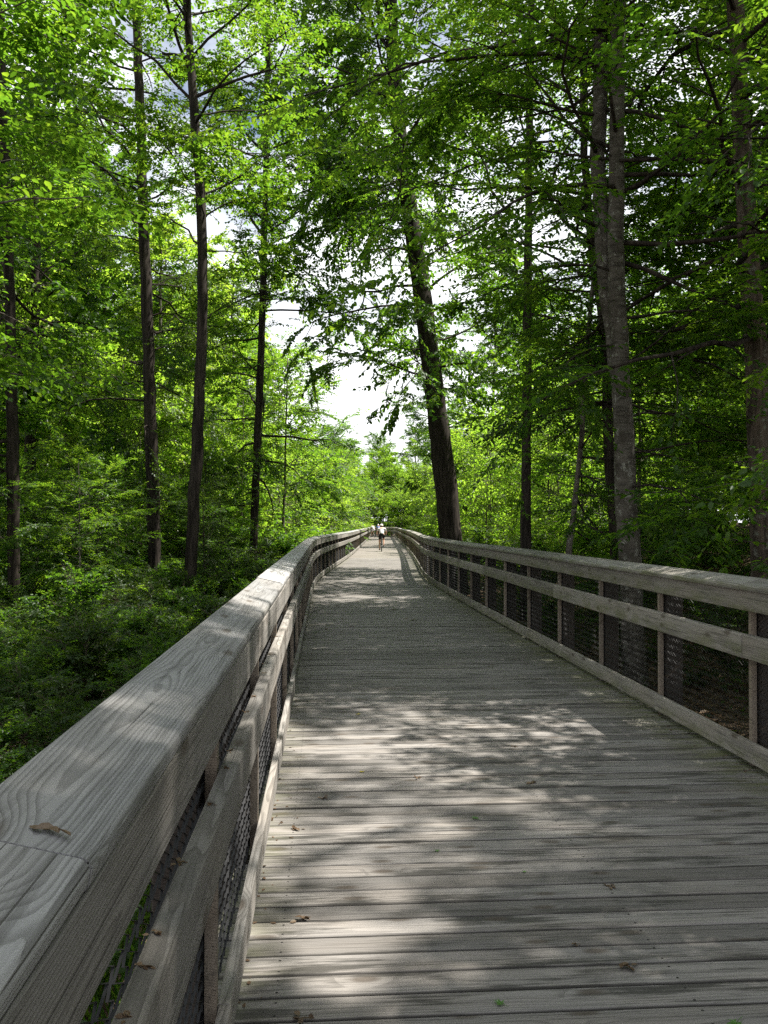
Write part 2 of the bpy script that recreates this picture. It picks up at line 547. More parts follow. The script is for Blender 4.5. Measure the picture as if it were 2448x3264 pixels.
fm, fnt = new_mat('weathered far deck')
_tc = nd(fnt, 'ShaderNodeTexCoord').outputs['Object']
_s = nd(fnt, 'ShaderNodeSeparateXYZ', {0: _tc})
_a = noise(fnt, comb(fnt, math_(fnt, 'MULTIPLY', _s.outputs[0], 1.2), math_(fnt, 'MULTIPLY', _s.outputs[1], 7.0), 0.0), 1.0, 4.0, 0.65)
_b = noise(fnt, _tc, 0.6, 3.0)
_c = mix(fnt, sstep(fnt, _a, 0.3, 0.75), (0.25, 0.228, 0.205), (0.13, 0.118, 0.104))
_c = mix(fnt, math_(fnt, 'MULTIPLY', sstep(fnt, _b, 0.4, 0.7), 0.4), _c, (0.85, 0.82, 0.72), 'MULTIPLY')
finish(fnt, _c, 0.8)
fme = bpy.data.meshes.new('plank')
fme.from_pydata(far_v, [], far_f)
fme.materials.append(fm)
o = link('distant_planks', fme, deck, (0, 0, 0))
o['kind'] = 'stuff'


def sweep(name, prof, s0, s1, mat, parent, side, step=1.2, jit=0.0, zj=0.0, origin=None, smooth_=False):
    """a board with cross-section prof [(o, z)] (o outward from the inner rail face) swept along the path"""
    n = max(1, int(math.ceil((s1 - s0) / step)))
    st = np.linspace(s0, s1, n + 1)
    oc = sum(p[0] for p in prof) / len(prof) if origin is None else origin[0]
    zc = sum(p[1] for p in prof) / len(prof) if origin is None else origin[1]
    sm = 0.5 * (s0 + s1)
    ox, oy, h = pth(sm, side * (HALF + oc))
    rz = math.pi / 2 - h
    ca, sa = math.cos(rz), math.sin(rz)
    rings = []
    pr = prof if side < 0 else prof[::-1]
    for s_ in st:
        ring = []
        for (o_, z_) in pr:
            x, y, _ = pth(s_, side * (HALF + o_ + jit))
            dx, dy = x - ox, y - oy
            ring.append((ca * dx + sa * dy, -sa * dx + ca * dy, z_ - zc + zj))
        rings.append(ring)
    mb = MB()
    mb.quadstrip(rings)
    o = link(name, mb.mesh(name, mat, smooth_))
    world_child(o, parent, (ox, oy, zc), rz)
    return o


def rrect(o0, o1, z0, z1, r=0.006, n=2, tilt=0.0, piv=None, big=None):
    """rounded rectangle, optionally tilted; big = {corner: radius}, corners 0 io-bottom 1 out-bottom 2 out-top 3 in-top"""
    cs = [(o0, z0, 180, 0), (o1, z0, 270, 1), (o1, z1, 0, 2), (o0, z1, 90, 3)]
    pts = []
    for (o, z, a0, k) in cs:
        rk = (big or {}).get(k, r)
        cx = o + rk if o == o0 else o - rk
        cz = z + rk if z == z0 else z - rk
        nn = n if k not in (big or {}) else 4
        for i in range(nn + 1):
            a = R(a0 + 90 * i / nn)
            pts.append((cx + rk * math.cos(a), cz + rk * math.sin(a)))
    if tilt:
        px, pz = piv
        pts = [(px + (o - px) * math.cos(tilt) - (z - pz) * math.sin(tilt), pz + (o - px) * math.sin(tilt) + (z - pz) * math.cos(tilt)) for o, z in pts]
    return pts


BAY = 1.6275
TILT = R(13.5)
S_END = 122.0


def chain_panel():
    mb = MB()
    wgap = 0.058
    nw = int(BAY / wgap)
    zs = np.arange(0.06, 1.14, 0.030)
    for i in range(nw + 1):
        xc = -BAY / 2 + i * wgap
        pts = []
        for j, zz in enumerate(zs):
            pts.append((min(max(xc + (0.0303 if j % 2 else -0.0303), -BAY / 2), BAY / 2), (0.0022 if (i + j) % 2 else -0.0022), zz))
        mb.tube(pts, [0.0034] * len(pts), 3, close=False)
    for zz in (0.07, 1.10):
        mb.tube([(-BAY / 2, 0.004, zz), (BAY / 2, 0.004, zz)], [0.0022, 0.0022], 3)
    return mb.mesh('mesh_panel', M['wire'])


panel_me = chain_panel()


def build_railing(side, s_first, cap_k, face_k, mid_k, toe_k, label):
    root = empty('railing', (*pth(4.0, side * (HALF + 0.1))[:2], 0))
    tag(root, label, 'railing', 'railings along the boardwalk')
    rd = random.Random(11 if side > 0 else 5)
    k0 = -4
    stations = []
    k = k0
    while s_first + k * BAY < S_END:
        stations.append((k, s_first + k * BAY)); k += 1
    capm = M['cap'] if side < 0 else M['cap_mossy']
    railm = M['rail'] if side < 0 else M['rail_mossy']
    c0 = 0.002 if side < 0 else -0.03          # the left cap sits nearly flush with its face board, the right one overhangs
    cap_prof = rrect(c0, c0 + 0.186, 1.207 if side < 0 else 1.2, 1.248 if side < 0 else 1.241, 0.007, 2, TILT, (c0, 1.207 if side < 0 else 1.2), {3: 0.017, 0: 0.010})
    face_prof = rrect(0.0, 0.039, 1.062, 1.203, 0.005)
    mid_prof = rrect(-0.016, 0.0385, 0.742, 0.903, 0.007, 2, 0, None, {3: 0.013})
    toe_prof = rrect(0.0, 0.0395, 0.046, 0.182, 0.005)
    for nm, prof, kk, m_, sm in (('cap_board', cap_prof, cap_k, capm, True), ('face_board', face_prof, face_k, railm, False),
                                 ('mid_rail', mid_prof, mid_k, railm, False), ('toe_board', toe_prof, toe_k, railm, False)):
        ss = [s_ for k_, s_ in stations if (k_ - kk) % 3 == 0]
        ss = [stations[0][1]] + [q for q in ss if q > stations[0][1] + 0.1]
        for a, b in zip(ss[:-1], ss[1:]):
            curved = a > 14
            sweep(nm, prof, a + 0.0015, b - 0.0015, m_, root, side, 0.8 if curved else 1.7, rd.gauss(0, 0.0025), rd.gauss(0, 0.002))
    bm_ = MB(); bm_.box(-0.019, 0.019, -0.0185, 0.0185, 0.012, 1.195)
    batten_me = bm_.mesh('batten', M['batten'])
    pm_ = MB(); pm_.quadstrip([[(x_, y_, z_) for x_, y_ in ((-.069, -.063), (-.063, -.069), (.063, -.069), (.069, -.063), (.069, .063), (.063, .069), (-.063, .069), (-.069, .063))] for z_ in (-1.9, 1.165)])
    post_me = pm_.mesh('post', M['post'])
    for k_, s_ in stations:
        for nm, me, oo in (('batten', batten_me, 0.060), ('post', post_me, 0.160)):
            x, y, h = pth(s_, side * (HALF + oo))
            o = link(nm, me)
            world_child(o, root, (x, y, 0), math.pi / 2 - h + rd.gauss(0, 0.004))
        x, y, h = pth(s_ + BAY / 2, side * (HALF + 0.0845))
        if s_ + BAY < S_END:
            o = link('mesh_panel', panel_me)
            world_child(o, root, (x, y, 0), math.pi / 2 - h)
    return root


build_railing(-1, 1.08, 0, 1, 2, 1, 'left boardwalk railing of grey boards with black chain link, passing close by the camera')
build_railing(1, 5.75, 0, 1, 0, 1, 'right boardwalk railing of grey mossy boards with black chain link, by the leaf covered bank')

# beams under the deck
for off in (-1.45, 0.0, 1.45):
    for a, b in zip(np.arange(-4, 120, 12.4), np.arange(8.4, 130, 12.4)):
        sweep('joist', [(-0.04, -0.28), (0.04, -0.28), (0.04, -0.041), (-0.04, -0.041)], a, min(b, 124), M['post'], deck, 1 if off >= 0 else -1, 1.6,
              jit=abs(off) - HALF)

# ------------------------------------------------------------------ trees
LEAF_FACES = [(0, 1, 2, 3), (0, 3, 4, 5)]


def unit(v):
    return v / np.maximum(np.linalg.norm(v, axis=-1, keepdims=True), 1e-9)


def leaf_verts(P, D, Nn, size, width=0.62):
    D = unit(D)
    Nn = unit(Nn - (Nn * D).sum(-1, keepdims=True) * D)
    B = np.cross(Nn, D)
    L_ = size[:, None]
    W = L_ * width * 0.5
    base = P
    r1 = P + D * L_ * 0.28 + B * W * 0.86 + Nn * W * 0.22
    r2 = P + D * L_ * 0.66 + B * W * 0.80 + Nn * W * 0.16
    tip = P + D * L_ - Nn * L_ * 0.10
    l2 = P + D * L_ * 0.66 - B * W * 0.80 + Nn * W * 0.16
    l1 = P + D * L_ * 0.28 - B * W * 0.86 + Nn * W * 0.22
    return np.stack([base, r1, r2, tip, l2, l1], 1)


def grow(seed, trunk, radii, z_lo, z_hi, n_limb, len_fn, rise=(10, 35), n_sub=8, n_twig=8, n_leaf=11, leaf=0.10, flat=0.75,
         droop=0.12, twig_len=(0.35, 0.8), sub_len=0.45, az_pref=None, az_spread=180, limb_r=0.28, wild=0.5, clump=0.0, twig_tubes=False, curl=0.0, t_start=0.22, holes=0.30, hang=0.3):
    """returns limb MB, leaf verts, tints.  trunk: (n,3) local polyline, radii along it"""
    g = np.random.default_rng(seed)
    trunk = np.asarray(trunk, float)
    tz = trunk[:, 2]
    limb = MB()
    tw0, tw1, twn = [], [], []
    az = g.uniform(0, 360)
    for i in range(n_limb):
        f = (i + g.uniform(0, 1)) / n_limb
        z = z_lo + (z_hi - z_lo) * f
        if az_pref is None: az += 137.5 + g.normal(0, 18)
        else: az = az_pref + g.uniform(-az_spread, az_spread)
        p = np.array([np.interp(z, tz, trunk[:, 0]), np.interp(z, tz, trunk[:, 1]), z])
        tr = np.interp(z, tz, radii)
        Lb = len_fn(f) * g.uniform(0.55, 1.25)
        el = R(rise[0] + (rise[1] - rise[0]) * f + g.normal(0, 13))
        a = R(az)
        d = np.array([math.cos(a) * math.cos(el), math.sin(a) * math.cos(el), math.sin(el)])
        n = 8
        pts = [p]
        step = Lb / (n - 1)
        dd = d.copy()
        for j in range(n - 1):
            dd = dd + g.normal(0, 0.17 * wild * 2, 3) * np.array([1, 1, 0.6]) + np.array([0, 0, -droop * (j / n)]) + np.array([0, 0, curl * 0.1])
            dd /= np.linalg.norm(dd)
            pts.append(pts[-1] + dd * step)
        pts = np.array(pts)
        r0 = min(tr * 0.5, limb_r * 0.036 * Lb + 0.006)
        rad = np.linspace(r0, 0.004, n)
        limb.tube(pts, rad, 5 if r0 > 0.025 else 4, close=False)
        for k in range(n_sub):
            t = (t_start + (1 - t_start) * (k + g.uniform(0, 1)) / n_sub) * (n - 1)
            j = min(int(t), n - 2)
            q = pts[j] + (pts[j + 1] - pts[j]) * (t - j)
            fw = unit(pts[j + 1] - pts[j])
            sdir = np.cross(fw, (0, 0, 1.0)); sdir /= max(np.linalg.norm(sdir), 1e-6)
            sg = 1 if (k % 2) else -1
            sd = fw * 0.75 + sdir * sg * g.uniform(0.5, 1.1) + np.array([0, 0, g.normal(0.02, 0.22)])
            sd = unit(sd)
            if k == n_sub - 1: sd = fw
            sl = Lb * sub_len * (1.05 - 0.65 * t / (n - 1)) * g.uniform(0.7, 1.2)
            m = 5
            sp = [q]
            e = sd.copy()
            for _ in range(m - 1):
                e = unit(e + g.normal(0, 0.12, 3) + np.array([0, 0, -droop * 0.5]))
                sp.append(sp[-1] + e * sl / (m - 1))
            sp = np.array(sp)
            limb.tube(sp, np.linspace(max(rad[j] * 0.5, 0.006), 0.003, m), 3, close=False)
            # spray plane normal: up, tilted a little
            pn = unit(np.array([0, 0, 1.0]) + g.normal(0, (1 - flat) * 0.9 + 0.05, 3))
            tt = (0.12 + 0.88 * (np.arange(n_twig) + g.uniform(0, 1, n_twig)) / n_twig) * (m - 1)
            jj = np.minimum(tt.astype(int), m - 2)
            q0 = sp[jj] + (sp[jj + 1] - sp[jj]) * (tt - jj)[:, None]
            fw2 = unit(sp[jj + 1] - sp[jj])
            lat = np.cross(np.broadcast_to(pn, fw2.shape), fw2)
            sgn = np.where(np.arange(n_twig) % 2, 1.0, -1.0)[:, None]
            td = unit(fw2 * 0.8 + lat * sgn * g.uniform(0.4, 1.1, (n_twig, 1)) + g.normal(0, 0.18 * (1.3 - flat), (n_twig, 3)))
            tl = g.uniform(twig_len[0], twig_len[1], n_twig)[:, None]
            tw0.append(q0); tw1.append(q0 + td * tl + np.array([0, 0, -0.10]) * tl * droop * 5); twn.append(np.broadcast_to(pn, q0.shape))
    T0 = np.concatenate(tw0); T1 = np.concatenate(tw1); TN = np.concatenate(twn)
    if twig_tubes:
        for a_, b_ in zip(T0, T1):
            limb.tube([a_, b_], [0.0032, 0.0014], 3, close=False)
    nt_ = len(T0)
    if holes or clump:
        ph = g.uniform(0, 6.28, 6)
        q = T1
        nz_ = (np.sin(2.1 * q[:, 0] + 0.9 * q[:, 2] + ph[0]) + np.sin(1.9 * q[:, 1] - 1.1 * q[:, 2] + ph[1]) + np.sin(2.6 * q[:, 2] + 0.8 * q[:, 0] + ph[2])
               + 0.7 * np.sin(3.9 * q[:, 0] - 3.1 * q[:, 1] + ph[3]))
        thr = np.quantile(nz_, holes) if holes else -99
        keep = ((nz_ > thr) | (g.random(nt_) < 0.12)) & (g.random(nt_) >= clump)
        T0, T1, TN = T0[keep], T1[keep], TN[keep]
        nt_ = len(T0)
    f = (np.arange(n_leaf)[None] + g.uniform(0.2, 1.0, (nt_, n_leaf))) / n_leaf
    P = T0[:, None] + (T1 - T0)[:, None] * f[..., None]
    fw = unit(T1 - T0)[:, None]
    lat = np.cross(TN[:, None], fw)
    sg = np.where(np.arange(n_leaf) % 2, 1.0, -1.0)[None, :, None]
    D = fw * g.uniform(0.35, 0.9, (nt_, n_leaf, 1)) + lat * sg * g.uniform(0.6, 1.1, (nt_, n_leaf, 1)) + g.normal(0, 0.22, (nt_, n_leaf, 3)) + np.array([0, 0, -hang * (1.35 - flat)])
    Nn = TN[:, None] + g.normal(0, 0.50 * (1.35 - flat), (nt_, n_leaf, 3))
    size = leaf * g.uniform(0.6, 1.2, (nt_, n_leaf))
    P, D, Nn = P.reshape(-1, 3), D.reshape(-1, 3), np.broadcast_to(Nn, D.shape).reshape(-1, 3)
    V = leaf_verts(P, D, Nn, size.ravel())
    tint = np.clip(np.repeat(g.normal(0.5, 0.16, nt_), n_leaf) + g.normal(0, 0.16, len(P)), 0, 1)
    return limb, V, tint


def trunk_mb(trunk, radii, seed, sides=12, flare=0.35):
    g = np.random.default_rng(seed)
    trunk = np.asarray(trunk, float)
    # resample
    d = np.concatenate([[0], np.cumsum(np.linalg.norm(np.diff(trunk, axis=0), axis=1))])
    n = max(10, int(d[-1] / 0.5))
    t = np.linspace(0, d[-1], n)
    P = np.stack([np.interp(t, d, trunk[:, k]) for k in range(3)], 1)
    # smooth the polyline
    for _ in range(3):
        P[1:-1] = 0.25 * P[:-2] + 0.5 * P[1:-1] + 0.25 * P[2:]
    P[1:-1, :2] += g.normal(0, 0.012, (n - 2, 2))
    rr = np.interp(t, d, radii) * (1 + 0.03 * g.normal(0, 1, n))
    rr = rr * (1 + flare * np.exp(-t / 0.5))
    ph = g.uniform(0, 6.28, 3)
    mb = MB()
    mb.tube(P, rr, sides, wob=lambda i, a: 1 + 0.04 * np.sin(3 * a + ph[0] + i * 0.15) + 0.03 * np.sin(5 * a + ph[1] - i * 0.1) + 0.025 * np.sin(2 * a + ph[2] + i * 0.5))
    return mb, P, rr


def view_pt(vx, vy, Y):
    """photo point (1659-wide view) at depth Y -> world"""
    px, py = vx * 1.47559, vy * 1.47559
    return ((px - 1224) / FPX * Y, Y, EYE + (HORIZON - py) / FPX * Y)


def leaf_obj(V, tint, mat, parent, name='crown'):
    return link(name, quads_mesh(name, V, 6, LEAF_FACES, mat, tint), parent)


def hero(name, label, Y, vpts, diam_px, bark_m, leaf_m, seed, group=None, top_frac=0.5, fork=None, z_lo=4.5, z_hi=None, dY=0.0, extra=None, **kw):
    """tree whose trunk follows points seen in the photo"""
    pts = [np.array(view_pt(x, y, Y)) for x, y in vpts]
    base = pts[0].copy()
    gz = float(ground(base[0], base[1]))
    # go up to the crown top
    d0 = unit(pts[0] - pts[1])
    foot = pts[0] + d0 * max(0.0, (pts[0][2] - gz + 0.4) / max(-d0[2], 0.2)) if pts[0][2] > gz - 0.2 else pts[0]
    pts = [foot] + pts if np.linalg.norm(foot - pts[0]) > 0.05 else pts
    pts = np.array(pts)
    for i in range(len(pts)): pts[i, 1] += dY * (i / len(pts)) ** 2
    root = empty(name, (pts[0][0], pts[0][1], gz))
    tag(root, label, 'tree', group)
    loc = np.array(root.location)
    lp = pts - loc
    r0 = diam_px * 1.47559 * Y / FPX / 2
    rad = np.linspace(r0, r0 * top_frac, len(lp))
    rad[-1] = r0 * top_frac * 0.6
    mb, P, rr = trunk_mb(lp, rad, seed)
    z_hi = z_hi or P[-1, 2] - 0.3
    kw.setdefault('holes', 0.2); kw['n_leaf'] = kw.get('n_leaf', 10) + 2
    limb, V, tint = grow(seed, P, rr, z_lo, z_hi, leaf=kw.pop('leaf', 0.12), **kw)
    tr = mb.build('trunk', bark_m, root, True)
    if extra:
        l3, V3, t3 = grow(seed + 9, P, rr, leaf=extra.pop('leaf', 0.12), **extra)
        V = np.concatenate([V, V3]); tint = np.concatenate([tint, t3])
        b = len(limb.v); limb.v += l3.v; limb.f += [tuple(i + b for i in f) for f in l3.f]
    if fork:
        fp = np.array([np.array(view_pt(x, y, Y + 0.25)) for x, y in fork]) - loc
        mf, FP, fr = trunk_mb(fp, np.linspace(r0 * 0.8, r0 * 0.5, len(fp)), seed + 1, flare=0)
        mf.build('stem', bark_m, root, True)
        l2, V2, t2 = grow(seed + 5, FP, fr, max(z_lo, FP[0, 2] + 2), FP[-1, 2] - 0.2, leaf=0.105, **kw)
        V = np.concatenate([V, V2]); tint = np.concatenate([tint, t2])
        b = len(limb.v); limb.v += l2.v; limb.f += [tuple(i + b for i in f) for f in l2.f]
    limb.build('branches', M['bark_dark'], root, True)
    leaf_obj(V, tint, leaf_m, root)
    return root


canopy = lambda a, b: (lambda f: a + (b - a) * math.sin(math.pi * min(1, 0.15 + 0.85 * f)))

# --- left of the boardwalk
hero('oak_tree', 'dark straight trunked tree nearest the left railing, forking high up above its dense crown', 21,
     [(410, 1345), (418, 1100), (431, 850), (438, 650), (432, 420), (418, 240), (404, 100), (396, -120), (385, -330), (380, -480)], 28, M['bark_dark'], M['leaf'], 21,
     z_lo=9.0, n_limb=44, len_fn=canopy(2.2, 4.2), rise=(15, 55), n_sub=8, n_twig=8, n_leaf=10, wild=0.9, limb_r=0.22)
hero('holly_tree', 'grey brown trunked tree with crooked dark layered branches, just left of the darkest trunk', 24.5,
     [(335, 1262), (329, 1000), (319, 760), (311, 560), (304, 400), (300, 250), (292, 80), (286, -120), (280, -260)], 30, M['bark_dark'], M['leaf_dark'], 33, az_pref=120, az_spread=135,
     z_lo=5.2, n_limb=44, len_fn=canopy(2.4, 4.2), rise=(-4, 40), n_sub=9, n_twig=8, n_leaf=10, leaf=0.085, flat=0.85, wild=1.0, limb_r=0.22)
hero('gum_tree', 'slim black trunked tree at the left bend of the boardwalk railing', 33,
     [(545, 1262), (551, 1080), (560, 850), (566, 640), (571, 450), (574, 250), (577, 80), (580, -100)], 20, M['bark_dark'], M['leaf'], 44,
     z_lo=3.4, n_limb=46, len_fn=canopy(2.6, 4.4), rise=(-6, 45), n_sub=8, n_twig=8, n_leaf=10, leaf=0.14, flat=0.75, wild=0.8, az_pref=170, az_spread=150,
     extra=dict(z_lo=10.5, z_hi=20, n_limb=18, len_fn=lambda f: 4.4, rise=(5, 40), n_sub=9, n_twig=8, n_leaf=11, leaf=0.15, flat=0.5, az_pref=0, az_spread=75, limb_r=0.2))
hero('oak_tree', 'dim trunk at the far left edge of the picture, half hidden by leaves', 19,
     [(32, 1250), (27, 1000), (22, 760), (14, 520), (2, 260), (-8, 0), (-15, -250)], 29, M['bark_dark'], M['leaf'], 51,
     z_lo=3.0, n_limb=40, len_fn=canopy(2.2, 3.6), rise=(-2, 45), n_sub=9, n_twig=8, n_leaf=10, leaf=0.11, flat=0.8, az_pref=170, az_spread=120)
# --- right of the boardwalk
hero('poplar_tree', 'stout dark trunk leaning left over the far right railing, biggest trunk near the bend', 31,
     [(979, 1200), (966, 1060), (946, 900), (926, 750), (909, 610), (884, 450), (862, 300), (848, 100), (842, -80), (838, -260)], 54, M['bark_dark'], M['leaf'], 61,
     top_frac=0.42, z_lo=6.5, n_limb=52, len_fn=canopy(3.2, 5.4), rise=(-8, 50), n_sub=9, n_twig=9, n_leaf=10, leaf=0.165, flat=0.5, droop=0.2, wild=1.0, limb_r=0.22,
     extra=dict(z_lo=12.5, z_hi=20.0, n_limb=24, len_fn=lambda f: 4.6 + 1.4 * f, rise=(0, 25), n_sub=11, n_twig=9, n_leaf=11, leaf=0.16, wild=0.9, t_start=0.1, flat=0.5, droop=0.45, az_pref=190, az_spread=50, limb_r=0.2))
hero('maple_tree', 'slender straight dark trunk standing behind the middle of the right railing', 23,
     [(1135, 1200), (1137, 1000), (1139, 800), (1141, 600), (1145, 350), (1149, 100), (1152, -150), (1154, -380)], 24, M['bark_dark'], M['leaf'], 72, az_pref=80, az_spread=115,
     z_lo=6.6, n_limb=50, len_fn=canopy(2.6, 4.6), rise=(-4, 45), n_sub=9, n_twig=8, n_leaf=11, leaf=0.105, flat=0.85, wild=0.8)
hero('sapling', 'thin pale crooked trunk leaning right, between the slender dark trunk and the large pale trunk', 17,
     [(1227, 1220), (1240, 1090), (1256, 950), (1266, 820), (1274, 680), (1290, 520), (1300, 400)], 14, M['bark_grey'], M['leaf'], 83, az_pref=20, az_spread=110,
     z_lo=2.6, n_limb=30, len_fn=canopy(1.6, 2.8), rise=(-5, 40), n_sub=7, n_twig=8, n_leaf=11, leaf=0.10, flat=0.9)
hero('beech_tree', 'large pale lichen spotted trunk splitting in two above the right railing', 13,
     [(1362, 1250), (1357, 1120), (1350, 960), (1341, 800), (1332, 640), (1333, 400), (1337, 150), (1340, -150), (1342, -600), (1343, -1000)], 49, M['bark_beech'], M['leaf'], 94,
     fork=[(1346, 860), (1322, 700), (1302, 560), (1296, 350), (1300, 100), (1302, -300), (1300, -800)],
     top_frac=0.5, z_lo=4.8, n_limb=32, len_fn=canopy(3.0, 4.8), rise=(-8, 40), n_sub=9, n_twig=8, n_leaf=11, leaf=0.095, flat=0.9, wild=0.8, limb_r=0.2,
     extra=dict(z_lo=2.9, z_hi=4.8, n_limb=6, len_fn=lambda f: 2.7, rise=(-8, 8), n_sub=9, n_twig=8, n_leaf=10, flat=0.92, az_pref=-5, az_spread=55, limb_r=0.12))
hero('oak_tree', 'dark crooked trunk close behind the large pale trunk', 17.5,
     [(1330, 1225), (1321, 1060), (1313, 920), (1317, 780), (1290, 600), (1268, 430), (1262, 200), (1258, -100), (1250, -400)], 26, M['bark_dark'], M['leaf_dark'], 105,
     z_lo=4.4, n_limb=38, len_fn=canopy(2.6, 4.2), rise=(0, 45), n_sub=8, n_twig=8, n_leaf=10, leaf=0.1, flat=0.85)
hero('beech_tree', 'dim grey trunk at the right edge of the picture behind the near railing', 12.5,
     [(1646, 1260), (1640, 1000), (1633, 760), (1618, 500), (1602, 220), (1592, -50), (1585, -400), (1580, -900)], 56, M['bark_brown'], M['leaf'], 116,
     z_lo=4.8, n_limb=40, len_fn=canopy(2.8, 4.6), rise=(-4, 40), n_sub=9, n_twig=8, n_leaf=11, leaf=0.095, flat=0.88, wild=0.8)


# --- stock of tree kinds, copied through the woods
def stock_tree(seed, height, z_lo, n_limb, spread, r0, bark_m, leaf_m, **kw):
    g = np.random.default_rng(seed)
    zs = np.linspace(-0.4, height, 9)
    wob = np.cumsum(g.normal(0, 0.035 * height / 9, (9, 2)), axis=0)
    pts = np.column_stack([wob[:, 0], wob[:, 1], zs])
    mb, P, rr = trunk_mb(pts, np.linspace(r0, r0 * 0.25, 9), seed, sides=8)
    limb, V, tint = grow(seed, P, rr, z_lo, height - 0.3, n_limb, spread, **kw)
    b = len(mb.v)
    tm = mb.mesh('trunk', bark_m, True)
    lm = limb.mesh('branches', bark_m, True)
    cm = quads_mesh('crown', V, 6, LEAF_FACES, leaf_m, tint)
    return tm, lm, cm


kinds = {}
kinds['tall'] = [stock_tree(200 + i, 17 + i, 4.5, 44, canopy(2.8, 4.6), 0.20, M['bark_dark'], M['leaf'], rise=(12, 62), n_sub=9, n_twig=9, n_leaf=12, leaf=0.155, flat=0.5, limb_r=0.2, holes=0.33, wild=0.8) for i in range(2)]
kinds['tall_open'] = [stock_tree(210, 17, 5.5, 38, canopy(2.8, 4.6), 0.20, M['bark_dark'], M['leaf'], rise=(12, 62), n_sub=8, n_twig=9, n_leaf=12, leaf=0.155, flat=0.5, limb_r=0.2, holes=0.5, wild=0.8)]  # crown holes widened to let sun dapples onto the near deck
kinds['tall_light'] = [stock_tree(220, 15, 2.2, 46, canopy(2.6, 4.2), 0.17, M['bark_grey'], M['leaf_yellow'], rise=(10, 62), n_sub=9, n_twig=9, n_leaf=12, leaf=0.155, flat=0.45, limb_r=0.2, wild=0.8, holes=0.42)]
kinds['beech'] = [stock_tree(240 + i, 9.5, 0.9, 42, canopy(1.8, 3.4), 0.075, M['bark_grey'], M['leaf'], rise=(-4, 40), n_sub=8, n_twig=8, n_leaf=11, leaf=0.12, flat=0.82, limb_r=0.13, wild=0.7) for i in range(2)]
kinds['glow'] = [stock_tree(270 + i, 8.5 + i, 0.4, 26, canopy(1.8, 3.2), 0.06, M['bark_grey'], M['leaf_yellow'], rise=(0, 50), n_sub=7, n_twig=6, n_leaf=7, leaf=0.17, flat=0.5, limb_r=0.13, wild=0.8, holes=0.36) for i in range(2)]
kinds['light'] = [stock_tree(260, 7.5, 0.5, 38, canopy(1.6, 2.8), 0.06, M['bark_grey'], M['leaf_yellow'], rise=(0, 45), n_sub=8, n_twig=7, n_leaf=10, leaf=0.125, flat=0.6, limb_r=0.13, wild=0.8, holes=0.45)]
kinds['dark'] = [stock_tree(280, 10, 0.9, 42, canopy(1.8, 3.0), 0.09, M['bark_dark'], M['leaf_dark'], rise=(-2, 40), n_sub=8, n_twig=8, n_leaf=10, leaf=0.09, flat=0.7, limb_r=0.16, wild=0.8)]
kinds['shrub'] = [stock_tree(300 + i, 2.0, 0.1, 26, canopy(0.7, 1.25), 0.018, M['bark_brown'], [M['leaf'], M['leaf_dark']][i], rise=(5, 65), n_sub=6, n_twig=6, n_leaf=8, leaf=0.082, flat=0.7, limb_r=0.12, twig_len=(0.15, 0.35)) for i in range(2)]  # darker leaf colour of one variant paints in understory shade


def place_tree(name, kind, x, y, label, group, scale=1.0, rd=random, cat='tree', i=None, zscale=None):
    tm, lm, cm = kinds[kind][rd.randrange(len(kinds[kind])) if i is None else i]
    root = empty(name, (x, y, float(ground(x, y))), rd.uniform(0, 6.28))
    zs = zscale or scale
    root.scale = (scale, scale, zs)
    tag(root, label, cat, group)
    link('trunk', tm, root); link('branches', lm, root); link('crown', cm, root)
    return root


frd = random.Random(99)
taken = []
HERO_X = [(a, y) for a, y in ((-0.224, 21), (-0.264, 24.5), (-0.142, 33), (-0.427, 19), (0.078, 31), (0.165, 23), (0.22, 17), (0.28, 13), (0.26, 17.5), (0.432, 12.5))]
LOOK = {'tall': 'tall green tree', 'tall_light': 'tall yellow green tree', 'beech': 'small flat boughed green tree',
        'light': 'low yellow green tree', 'glow': 'sparse big leaved sunlit tree', 'tall_open': 'tall open crowned tree', 'dark': 'small dark leaved tree', 'shrub': 'low leafy shrub'}
PLURAL = {'tall': 'tall green trees', 'tall_light': 'tall yellow green trees', 'beech': 'small flat boughed trees',
          'light': 'low yellow green trees', 'glow': 'sparse big leaved sunlit trees', 'tall_open': 'tall open crowned trees', 'dark': 'small dark leaved trees', 'shrub': 'low shrubs'}


def where(x, y):
    u = x - float(centre_x(y)) if y < 106 else x
    side = 'left' if u < 0 else 'right'
    if y > 106: return 'behind the far end of the boardwalk, ' + ('left of its middle' if x < -8 else 'right of its middle' if x > 8 else 'near its middle')
    dist = ('well before the bend' if y < 15 else 'before the bend' if y < 24 else 'beside the bend' if y < 34 else 'past the bend' if y < 46 else
            'far past the bend' if y < 62 else 'halfway to the far end' if y < 84 else 'near the far end')
    off = 'along the %s railing' if abs(u) < 6.5 else 'just inside the %s woods' if abs(u) < 11 else 'within the %s woods' if abs(u) < 17 else 'deep in the %s woods'
    return (off % side) + ', ' + dist


